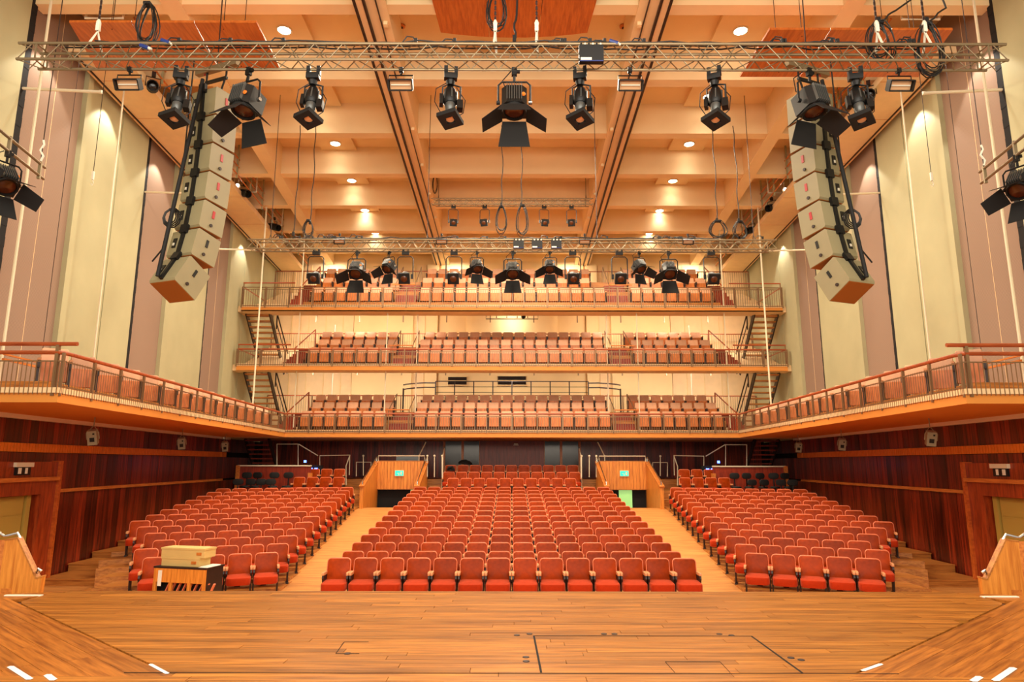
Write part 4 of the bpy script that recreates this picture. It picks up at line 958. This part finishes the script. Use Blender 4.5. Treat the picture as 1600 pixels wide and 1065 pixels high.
# ------------------------------------------------------------------ side lighting bars at the edges of the picture
for s, nm in ((-1, 'left'), (1, 'right')):
    p = (lambda x, y: atZ(x, y, 6.45)) if s < 0 else (lambda x, y: atZ(1600-x, y+5, 6.45))
    a = p(70, 263); b = p(0, 205); b = a + (b-a)*1.9; dn = Vector((0,0,-.2)); 
    e = thing('lighting_ladder', 'double pipe lighting bar hanging at the %s edge beside the wall' % nm, 'lighting bar', a, 0, 'side lighting bars')
    for o in (Vector((0,0,0)), dn):
        g = G(); g.bar(a+o, b+o, .024, 8); part('pipe', g, M['steel'], e, True)
    for t in (.06, .42, .75):
        q = a.lerp(b, t); g = G(); g.beam(q+Vector((0,0,.04)), q+dn*1.3, .05, .03); part('spacer', g, M['steel'], e)
    q = a.lerp(b, .06); g = G(); g.bar(q, q+Vector((0,0,5.6)), .008, 5); part('wire', g, M['iron'], e)
    g = G(); g.tube([q+Vector((0,0,.05)), q+Vector((.03,0,.14)), q+Vector((-.03,0,.24)), q+Vector((.02,0,.34)), q+Vector((0,0,.42))], .018, 6); part('chain', g, M['white'], e)
    for k, t in enumerate((.42, .85)):
        q = a.lerp(b, t) + dn
        FT.put(q + Vector((0,0,-.02)), -s*R(62), 'black fresnel lamp on the %s side bar, %s' % (nm, 'fully seen one' if k == 0 else 'one at the picture edge'), 'spotlight', 'lamps on the side bars', .78)

# ------------------------------------------------------------------ line arrays
for s, nm in ((-1, 'left'), (1, 'right')):
    e = thing('loudspeaker_column', 'hanging curved column of cream loudspeaker cabinets at the %s' % nm, 'loudspeaker', (s*5.55, 11.5, 8.1), 0, 'hanging loudspeaker columns')
    yaw = Matrix.Rotation(s*R(22), 4, 'Z')
    W_, D_, H_ = .575, .53, .535
    hinge = Vector((s*5.64, 11.28, 8.34)); pits = [-1, 0, 2, 4, 7, 12, 30]
    base = Matrix.Translation(hinge) @ yaw; cur = Matrix.Identity(4); backs = []
    for k, pt in enumerate(pits):
        hh = H_ if k < 6 else .58
        m = base @ cur @ Matrix.Rotation(R(-pt), 4, 'X')      # origin: top rear edge; +Y forward (to the audience), tilts down
        cab = G(); b = .03
        cab.prism([m@Vector(p) for p in ((-W_/2,b,-.01),(-W_/2,D_,-.01),(-W_/2,D_,-hh+.01),(-W_/2,b,-hh+.01),(-W_/2,0,-hh+.04),(-W_/2,0,-.04))], m.to_3x3()@Vector((W_,0,0)))
        co = part('cabinet', cab, M['cabinet'], e)
        sx = -s*(W_/2)
        def sub(n, g, mt): part(n, g, mt, co)
        g = G(); g.cbox(m@Vector((sx,.26,-.2)), (.02,.05,.14), m.to_3x3()); sub('handle', g, M['red'] if k < 5 else M['black'])
        g = G(); g.lathe([(0,0),(.03,0),(.03,.02),(0,.02)], m@Vector((sx,.24,-hh+.12)), m.to_3x3()@Vector((-s,0,0)), 10); sub('rigging_point', g, M['iron'])
        g = G(); g.cbox(m@Vector((-s*-.17,-.005,-hh/2)), (.08,.02,.18), m.to_3x3()); sub('connector_panel', g, M['black'])
        g = G(); g.cbox(m@Vector((-s*-.17,-.018,-hh/2-.03)), (.035,.02,.05), m.to_3x3()); sub('socket', g, M['white'])
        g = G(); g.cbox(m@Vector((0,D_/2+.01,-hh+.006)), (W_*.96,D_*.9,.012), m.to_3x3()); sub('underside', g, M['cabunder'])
        g = G(); g.cbox(m@Vector((0,-.03,-.02)), (.15,.06,.16), m.to_3x3()); sub('splice_block', g, M['black'])
        g = G(); g.cbox(m@Vector((0,-.02,-hh/2)), (.06,.05,hh*.9), m.to_3x3()); sub('rear_strut', g, M['black'])
        backs.append(m@Vector((s*.05,-.06,-hh+.05)))
        cur = cur @ Matrix.Translation((Matrix.Rotation(R(-pt), 4, 'X') @ Vector((0,0,-hh-.012))))
    top = base.to_translation()
    g = G(); g.beam(base@Vector((-.5,.25,.55)), base@Vector((.5,.25,.55)), .1, .1); part('flying_bar', g, M['steel'], e)
    g = G()
    for x in (-.24, .24): g.tube([base@Vector((x,.25,.5)), base@Vector((x,.25,.36)), base@Vector((x*.8,.2,0))], .02, 6)
    g.beam(base@Vector((-.26,.25,.3)), base@Vector((.26,.25,.3)), .05, .05); part('bumper_frame', g, M['black'], e)
    for x in (-.3, .3):
        g = G(); g.tube([base@Vector((x,.25,.5)), base@Vector((x+.03,.25,.46)), base@Vector((x,.25,.4)), base@Vector((x-.03,.25,.46))], .015, 6, True); part('shackle', g, M['red'], e)
    g = G(); g.bar(base@Vector((s*.0,-.05,.15)), backs[-1], .035, 8); part('pull_back_strap', g, M['blackmat'], e)
    g = G(); pts = [base@Vector((s*.2,-.1,.6)), base@Vector((s*.24,-.08,-.5)), base@Vector((s*.2,-.12,-1.3)), backs[4]+Vector((s*.2,-.05,0)), backs[5]+Vector((s*.14,-.03,.1)), backs[6]+Vector((s*.1,-.02,.25))]
    g.tube(pts, .014, 6); q = backs[4]+Vector((s*.16,-.1,.1))
    for k in range(4): g.tube([q+Vector(((.1+.02*k)*math.cos(a), .02*k, (.12+.02*k)*math.sin(a))) for a in [2*math.pi*j/10 for j in range(10)]], .012, 5, True)
    part('cable_bundle', g, M['rubber'], e)
    g = G(); g.bar(base@Vector((0,.25,.55)), Vector((top.x, 11.6, 13.1)), .012, 5); part('hoist_chain', g, M['iron'], e)

# ------------------------------------------------------------------ cables, hoists and boxes on the trusses
def coil(a, wd, ht, n, label, r=.01, group='coiled cables on the trusses'):
    e = thing('cable_coil', label, 'cable', a, 0, group); random.seed(hash(label) % 1000 if False else int(a.x*100) % 997)
    for k in range(n):
        g = G(); f = random.uniform(.75, 1.05); ph = random.uniform(-.25, .25); h = ht*random.uniform(.85, 1.05); dy = random.uniform(-.06, .06)
        g.tube([a + Vector((wd/2*f*math.cos(t)*(1+.25*math.sin(t)*-1) + ph*wd*.4, dy+.03*math.sin(2*t+k), -h/2 + h/2*math.sin(t))) for t in [2*math.pi*j/18 for j in range(18)]], r, 5, True); part('loop', g, M['rubber'], e, True)
    g = G(); g.cbox(a+Vector((0,0,-.02)), (wd*.35,.12,.05)); part('tie', g, M['blackmat'], e)
    return e
for px, py, Y, wd, ht, n, lb in ((231,6,10.3,.33,.8,7,'tall loop of black cable hung over the left end of the front truss'),
        (775,-14,10.35,.3,.75,6,'bundle of looped black cable above the middle of the front truss'),
        (1371,34,10.3,.42,.72,6,'wide loops of black cable draped on the right part of the front truss'),
        (1446,36,10.3,.42,1.0,7,'large loops of black cable near the right end of the front truss'),
        (482,344,19.7,.3,.55,5,'small cable coil over the left end of the second truss'),
        (783,322,19.7,.34,.9,6,'long cable coil left of the middle of the second truss'),
        (816,320,19.7,.4,1.0,6,'long cable coil right of the middle of the second truss'),
        (1121,344,19.7,.55,.58,6,'open cable coil over the right part of the second truss'),
        (1155,345,19.7,.42,.58,6,'tight cable coil at the right end of the second truss'),
        (680,270,24.9,.2,.9,4,'small bundle of cable at the left end of the short high truss')):
    coil(atY(px, py, Y), wd, ht, n, lb)
def drop(pts, label, r=.014, mat='rubber', group='cables dropping from the roof'):
    e = thing('drop_cable', label, 'cable', pts[-1], 0, group)
    g = G(); q = []
    for i in range(len(pts)-1):
        for k in range(6): t = k/6; q.append(pts[i].lerp(pts[i+1], t) + Vector((.02*math.sin(9*t+i), 0, 0)))
    q.append(pts[-1]); g.tube(q, r, 5); part('cable', g, M[mat], e, True)
    g = G(); g.cbox(pts[-1]+Vector((0,0,.05)), (.06,.06,.12)); part('plug', g, M['blackmat'], e)
for px0, px1, y1, lb in ((473,458,368,'black cable dropping to the left end of the second truss, left one'),(492,484,350,'black cable dropping to the left end of the second truss, right one'),(785,783,322,'cable dropping behind the centre lamp to the second truss, left one'),(822,814,322,'cable dropping behind the centre lamp to the second truss, right one'),(1110,1120,346,'black cable dropping to the right end of the second truss, left one'),(1144,1154,346,'black cable dropping to the right end of the second truss, right one')):
    b = atY(px1, y1, 19.7); a = Vector((b.x, b.y, 12.1)); drop([a, a.lerp(b, .5)+Vector((.03,0,0)), b], lb)
b = atY(803, 65, 10.3); drop([Vector((b.x+.15, 10.4, 13.1)), b+Vector((.02,0,.5)), b], 'thick black cable falling to the middle of the front truss', .02)
a = atY(1372, 36, 10.3); drop([a+Vector((1.6,0,3.0)), a+Vector((1.2,0,.9)), a+Vector((.3,0,.25)), a], 'slack black cable swinging to the right part of the front truss', .016)
a = atY(1447, 36, 10.3); drop([a+Vector((.0,0,3.2)), a+Vector((.25,0,.8)), a+Vector((.35,0,.3)), a], 'curling black cable at the right end of the front truss', .016)
for i, px in enumerate((150, 773, 838, 1372, 1447)):
    b = atY(px, 66, T1Y+.145); b.z = T1Z+.02; b.y = T1Y + .145
    e = thing('chain_hoist', 'steel chain and sling holding up the front truss, ' + nth(i, 5), 'chain', b, 0, 'chains that hold the front truss')
    g = G(); g.tube([b+Vector((-.02,-.145,-.02)), b+Vector((0,0,.3)), b+Vector((.02,.145,-.02))], .02, 6); part('sling', g, M['white'], e)
    g = G(); k = 0; z = .3
    while b.z + z < (10.4 if i in (0,3,4) else 13.0): g.cbox(b+Vector((0,0,z)), (.035,.012,.06) if k % 2 else (.012,.035,.06)); z += .05; k += 1
    part('chain', g, M['iron'], e, kind='stuff')
    g = G(); g.cbox(b+Vector((0,0,.38)), (.06,.05,.14)); g.lathe([(.03,0),(.04,.05),(.02,.1)], b+Vector((0,0,.42)), (0,0,1), 8); part('hook_block', g, M['white'], e)
    if i in (0, 3, 4):
        g = G(); g.bar(b+Vector((0,0,10.4-b.z)), b+Vector((0,0,13.1-b.z)), .008, 5); part('wire', g, M['iron'], e)
for i, (x, Y, z) in enumerate(((-7.4,T2Y+.145,T2Z),(-2.6,T2Y+.145,T2Z),(2.6,T2Y+.145,T2Z),(7.4,T2Y+.145,T2Z),(-2.9,T3Y+.12,T3Z),(2.9,T3Y+.12,T3Z))):
    e = thing('truss_wire', 'thin steel wire holding the %s, %s' % (('second truss', nth(i, 4)) if i < 4 else ('short high truss', ('left one','right one')[i-4])), 'wire', (x, Y, z), 0, 'wires that hold the rear trusses')
    zt_ = 13.14 if not any(abs(Y-(14+3.1*k)-.18) < .18 for k in range(7)) else 12.09
    g = G(); g.bar((x,Y,z+.2),(x,Y,zt_), .01, 5); part('wire', g, M['iron'], e)
    g = G(); g.tube([(x,Y-.13,z),(x,Y,z+.2),(x,Y+.13,z)], .012, 5); part('bridle', g, M['iron'], e)
def tbox(px, py, Y, d, label, mat='black'):
    a = atY(px, py, Y); e = thing('power_box', label, 'power box', a, 0, 'distribution boxes on the trusses')
    g = G(); g.cbox(a, d); part('case', g, M[mat], e)
    for k in range(6):
        g = G(); g.lathe([(.015,0),(.018,.05),(.012,.06)], a+Vector((-d[0]*.4+d[0]*.16*k, 0, d[2]/2)), (0,0,1), 8); part('plug', g, M['white' if k % 2 else 'black'], e)
    g = G(); g.cbox(a+Vector((-d[0]*.22,-d[1]/2-.004,-d[2]*.36)), (d[0]*.45,.006,d[2]*.16)); part('label_strip', g, M['white'], e)
    g = G(); g.cbox(a+Vector((0,-d[1]/2-.002,-d[2]*.48)), (d[0]*.96,.008,d[2]*.05)); part('edge_trim', g, M['blue'], e)
tbox(923, 85, T1Y-.08, (.4,.1,.3), 'black distribution box with plugs on the front truss, right of centre')
for i, px in enumerate((810, 839, 869)): tbox(px, 382, T2Y-.05, (.32,.1,.24), 'black dimmer box on the middle of the second truss, ' + ('left one','middle one','right one')[i])
for i, (px, py) in enumerate(((258,66),(225,74),(958,66))):
    a = atY(px, py, T1Y); e = thing('blue_connector', 'bright blue cable connector on the front truss, ' + ('second from left','leftmost','right of the distribution box')[i], 'connector', a, 0, 'blue connectors on the front truss')
    g = G(); g.bar(a+Vector((-.07,0,.03)), a+Vector((.07,0,-.02)), .035, 8); part('body', g, M['blue'], e, True)
    g = G(); g.bar(a+Vector((.07,0,-.02)), a+Vector((.12,0,-.04)), .025, 8); part('collar', g, M['white'], e, True)
# cables lying along the trusses
for (Y, z, hw, lb, r, sd) in ((T1Y+.02, T1Z+.04, 7.9, 'black cables lying along the top of the front truss', .014, 5), (T2Y+.02, T2Z+.05, 7.6, 'black cables lying along the top of the second truss', .016, 6)):
    random.seed(sd); e = thing('cable_run', lb, 'cable', (0, Y, z), 0, 'cables along the trusses')
    for k in range(3):
        g = G(); x = -hw + random.uniform(0, 1.5); x1 = hw - random.uniform(0, 1.5); pts = []
        while x < x1: pts.append((x, Y+.09*k+random.uniform(-.02,.02), z + max(0, random.gauss(.0, .02)))); x += .3
        g.tube(pts, r, 5); part('cable', g, M['rubber'], e, True)
    for k in range(16 if Y < 12 else 26):
        x = random.uniform(-hw, hw); g = G(); h = random.uniform(.04, .12); g.tube([(x-.12,Y,z),(x-.05,Y,z+h),(x+.05,Y,z+h*.9),(x+.1,Y,z)], r*.8, 5); g.cbox((x+.1,Y,z+.03),(.05,.05,.07)); part('loose_tail', g, M['rubber'], e)

# ------------------------------------------------------------------ things on the stage edge and in the stalls
for s, nm in ((-1, 'left'), (1, 'right')):
    Y = 9.9
    e = thing('stair_parapet', 'pale oak panel beside the stage steps at the %s, with a metal handrail' % nm, 'parapet', (s*7.2, Y, -1.1), 0, 'oak parapets at the stage corners')
    P = lambda x, y: (lambda v: (s*abs(v.x), v.y, v.z))(atY(x, y, Y))
    zb = -1.14
    p = [P(8,845), P(28,842), P(57,905), P(66,902), P(62,930)]
    poly = [(p[0][0],Y,zb), p[0], p[1], p[2], p[3], p[4], (p[4][0],Y,zb)]
    g = G(); g.prism(poly, (0, .08, 0)); part('oak_panel', g, M['oak'], e)
    g = G(); g.prism([(p[0][0],Y,zb), p[0], (s*(abs(p[0][0])+1.2), Y-.25, p[0][2]), (s*(abs(p[0][0])+1.2), Y-.25, zb)], (0, .08, 0)); part('return_panel', g, M['trimwood'], e)
    g = G(); cap = [p[0], p[1], p[2], p[3]]
    for a, b in zip(cap, cap[1:]): g.beam(Vector(a)+Vector((0,.04,.01)), Vector(b)+Vector((0,.04,.01)), .1, .02)
    part('capping', g, M['tread'], e)
    g = G(); q = [Vector(P(-30,815)), Vector(P(4,839)), Vector(P(25,834)), Vector(P(29,842))]; q = [v + Vector((0,.04,0)) for v in q]; g.tube(q, .02, 8)
    k = Vector(P(55,896))+Vector((0,.04,0)); g.tube([k, k+Vector((-s*.02,0,.05)), k+Vector((-s*.06,0,.02))], .022, 8); part('handrail', g, M['chrome'], e, True)
    g = G(); a = P(3,920); b = P(18,930); x0, x1 = sorted((a[0], b[0])); g.box(x0, Y-.006, b[2], x1, Y+.0, a[2]); part('cable_flap', g, M['trimwood'], e)
# console organ with boxes on top
o = thing('console_piano', 'small wooden console with open slatted front and boxes on top, beside the left front seats', 'piano', (-6.15, 13.1, -1.14))
rz = Matrix.Translation((-6.17, 13.05, -1.14)) @ Matrix.Rotation(R(-14), 4, 'Z')
wq, dq, hq = 1.12, .5, atY(300, 889, 13.05).z + 1.14
def OB(n, x0, y0, z0, x1, y1, z1, mt, rot=None):
    g = G(); g.box(x0, y0, z0, x1, y1, z1, rz); return part(n, g, mt, o)
OB('upper_panel', -wq/2, 0, hq-.25, wq/2, .03, hq, M['oak'])
for x in (-wq/2, -wq/6-.03, wq/6, wq/2-.06): OB('front_post', x, -.005, 0, x+.06, .04, hq-.25, M['oak'])
OB('base_rail', -wq/2, 0, 0, wq/2, .05, .12, M['oak'])
OB('back_board', -wq/2, .2, .1, wq/2, .22, hq-.3, M['dark'])
for i in range(9):
    x = -wq/2+.08+.12*i; g = G(); g.beam(rz@Vector((x,.12,.12)), rz@Vector((x+.2,.12,hq-.26)), .05, .02); part('brace_slat', g, M['piping'], o)
OB('side_panel', wq/2-.02, .03, 0, wq/2, dq, hq, M['iron']); OB('side_panel', -wq/2, .03, 0, -wq/2+.02, dq, hq, M['iron'])
OB('lid', -wq/2-.01, -.01, hq, wq/2+.01, dq+.02, hq+.03, M['iron'])
OB('label_tag', -wq/2+.1, -.006, hq-.32, -wq/2+.18, 0, hq-.04, M['paper'])
for k, (z0, z1, xa, xb) in enumerate(((hq+.03, hq+.19, -.48, .34), (hq+.19, hq+.36, -.5, .44))):
    e = thing('flat_box', ('lower' if k == 0 else 'upper')+' flat board box stacked on the wooden console', 'box', rz@Vector((0,.2,z0)), 0, 'boxes on the console')
    g = G(); g.box(xa, .08, z0+.002, xb, .4, z1, rz); part('carton', g, M['card'], e)
    g = G(); g.box(xa-.01, .07, z1-.03, xb+.01, .41, z1+.003, rz); part('carton_lid', g, M['card'], e)
    g = G(); g.box(xb-.16, .066, z0+.05, xb-.06, .08, z0+.1, rz); part('corner_label', g, M['trimwood'], e)
g = G(); g.box(.37, .04, hq+.03, .56, .42, hq+.036, rz); g.box(.36, .1, hq+.036, .54, .45, hq+.042, rz); solo('music_sheet', g, M['paper'], 'white sheets of paper on the right end of the wooden console', 'paper')

# ------------------------------------------------------------------ rear corners of the stalls
t = thing('swivel_chair', 'x', 'chair')
g = G(); g.pillow(.4, .24, .06, .11, .02, Matrix.Translation((0,.02,.93)), 5); part('backrest', g, M['blackmat'], t, True)
g = G(); g.beam((0,.03,.9),(0,.03,.5), .05,.02); g.bar((0,-.15,.46),(0,-.15,.08), .025); part('stem', g, M['black'], t)
g = G(); g.lathe([(0,0),(.17,.0),(.19,.03),(.17,.07),(0,.08)], (0,-.16,.45), (0,0,1), 14); part('seat', g, M['blackmat'], t, True)
g = G()
for k in range(5): a = 2*math.pi*k/5; g.beam((0,-.15,.07),(.19*math.cos(a), -.15+.19*math.sin(a),.03), .04,.03)
part('star_base', g, M['black'], t)
SC = Proto(t)
for s, nm, r1, r2 in ((-1, 'left', (386,402.5,429,451), (373,393,409,424)), (1, 'right', (1148,1167,1188,1209,1227), (1175,1194,1220,1238))):
    for row, zz, Y, lb in ((r1, .18, 27.6, 'back'), (r2, -.06, 26.75, 'front')):
        for i, px in enumerate(row):
            a = atY(px, 741, Y); SC.put((a.x, Y, zz), R(random.uniform(-15,15)), 'black swivel chair by the low timber wall, %s rear corner, %s row, %s' % (nm, lb, nth(i, len(row))), 'chair', 'black swivel chairs')
    lw = thing('low_wall', 'low brown timber wall with pale top rail behind the swivel chairs, %s rear corner' % nm, 'partition', (s*9.7, 28.1, .18), 0, 'low walls in the rear corners')
    a, b = sorted((s*8.25, s*11.25))
    g = G(); g.box(a, 28.1, .0, b, 28.16, 1.46); part('panel', g, M['redwood'], lw)
    g = G(); g.box(a, 28.05, 1.46, b, 28.2, 1.51); part('top_rail', g, M['trimwhite'], lw)
    for x in (a+.02, b-.02):
        g = G(); g.box(x-.07, 28.0, .0, x+.07, 28.2, 1.5 if abs(x) > 10 else 1.2); part('end_post', g, M['trimwood'], lw)
    hr = thing('rear_handrail', 'pale metal handrail stepping down beside the %s aisle entrance' % nm, 'handrail', (s*8.5, 29.5, .5), 0, 'handrails at the back of the stalls')
    Q = lambda x, y, Y=29.4: (lambda v: Vector((s*abs(v.x), v.y, v.z)))(atY(x, y, Y))
    for pts in ([(433,727),(433,694),(466,694),(466,727)], [(467,694),(497,712)], [(500,740),(500,712),(547,711),(546,742)], [(547,711),(541,728),(541,758)]):
        g = G(); g.tube([Q(*p_) for p_ in pts], .022, 6); part('rail', g, M['trimwhite'], hr)
    hb = thing('guard_hoop', 'small square rail frame beside the %s aisle entrance wall' % nm, 'handrail', (s*6.2, 29.8, .5), 0, 'square rail frames')
    g = G(); g.tube([Q(557,744,29.8),Q(557,722,29.8),Q(580,722,29.8),Q(580,744,29.8)], .02, 6); part('hoop', g, M['trimwhite'], hb)
    for px, y0, y1 in ((568,712,743),(668,712,745),(679,712,745),(691,712,745)):
        Y = 28.7 if px > 600 else 29.6
        a, b = Q(px, y0, Y), Q(px, y1, Y)
        e = thing('rail_post', 'thin metal post with ball top, %s half, %s' % (nm, {568:'outside the aisle entrance',668:'first inside the aisle entrance',679:'second inside the aisle entrance',691:'nearest the centre seats'}[px]), 'post', b, 0, 'thin posts at the back of the stalls')
        g = G(); g.bar(a, b, .02, 6); part('stem', g, M['trimwhite'], e)
        g = G(); g.lathe([(0,-.05),(.04,-.03),(.05,0),(.04,.03),(0,.05)], a, (0,0,1), 10); part('ball_top', g, M['trimwhite'], e, True)
    for px, y0, y1, Y, lb in ((692,712,700,28.7,'short'),(655,712,690,29.2,'long')):
        a, b = Q(px, y0, Y), Q(px + (3 if lb == 'short' else 11), y1, Y+1.2)
        e = thing('sloping_rail', lb + ' sloping rail rising to the rear wall, %s half' % nm, 'handrail', a, 0, 'sloping rails'); g = G(); g.tube([Vector((a.x,a.y,.4)), a, b], .026, 6); part('rail', g, M['trimwhite'], e)
        g = G(); g.cbox(b, (.08,.1,.08)); part('wall_bracket', g, M['iron'], e)
    # equipment with blue lamps
    cx = Q(484, 733, 29.0)
    e = thing('control_unit', 'dark equipment unit with glowing blue lamps, %s rear corner' % nm, 'equipment', (cx.x, 29.0, .5), 0, 'units with blue lamps')
    g = G(); g.box(cx.x-.5, 29.0, .5, cx.x+.5, 29.3, 1.5); part('case', g, M['dark'], e)
    for px, py, dx in ((477,721,.05),(484,733,.12),(494,733,.06)):
        c = Q(px, py, 28.98); g = G(); g.cbox(c, (dx*2,.03,.1)); part('blue_lamp', g, M['bluelamp'], e)
c = atY(637, 716, 30.6)
e = thing('mixing_desk', 'pale control desk with screens above the left aisle entrance', 'desk', (c.x, 30.6, .9))
g = G(); g.box(c.x-.6, 30.6, .9, c.x+.6, 31.1, 1.62); part('desk_body', g, M['dark'], e)
g = G(); g.box(c.x-.5, 30.56, 1.62, c.x+.5, 30.62, 1.95); part('screen', g, M['screen'], e)
g = G(); g.box(c.x-.6, 30.5, 1.6, c.x+.62, 31.1, 1.64); part('desk_top', g, M['trimwhite'], e)
for i, (px, py, Y) in enumerate(((727,722,30.1),(705,732,28.95))):
    c = atY(px, py, Y); e = thing('dark_coat', 'black coat lying over the rear centre seats, ' + ('larger one', 'smaller one at the left end')[i], 'coat', c, 0, 'coats on the rear seats')
    g = G(); n = 10; rr = [.32, .17][i]
    g.lathe([(0,.0),(rr,.02),(rr*.9,.1),(rr*.6,.17),(rr*.2,.2),(0,.2)], c+Vector((0,0,-.1)), (.1,0,1), n); part('cloth', g, M['blackmat'], e, True)
    g = G(); g.tube([c+Vector((-rr*.8,-.1,-.05)), c+Vector((-rr*.4,-.2,.06)), c+Vector((.05,-.2,.08)), c+Vector((rr*.7,-.12,-.06))], .05, 6); part('sleeve', g, M['blackmat'], e, True)
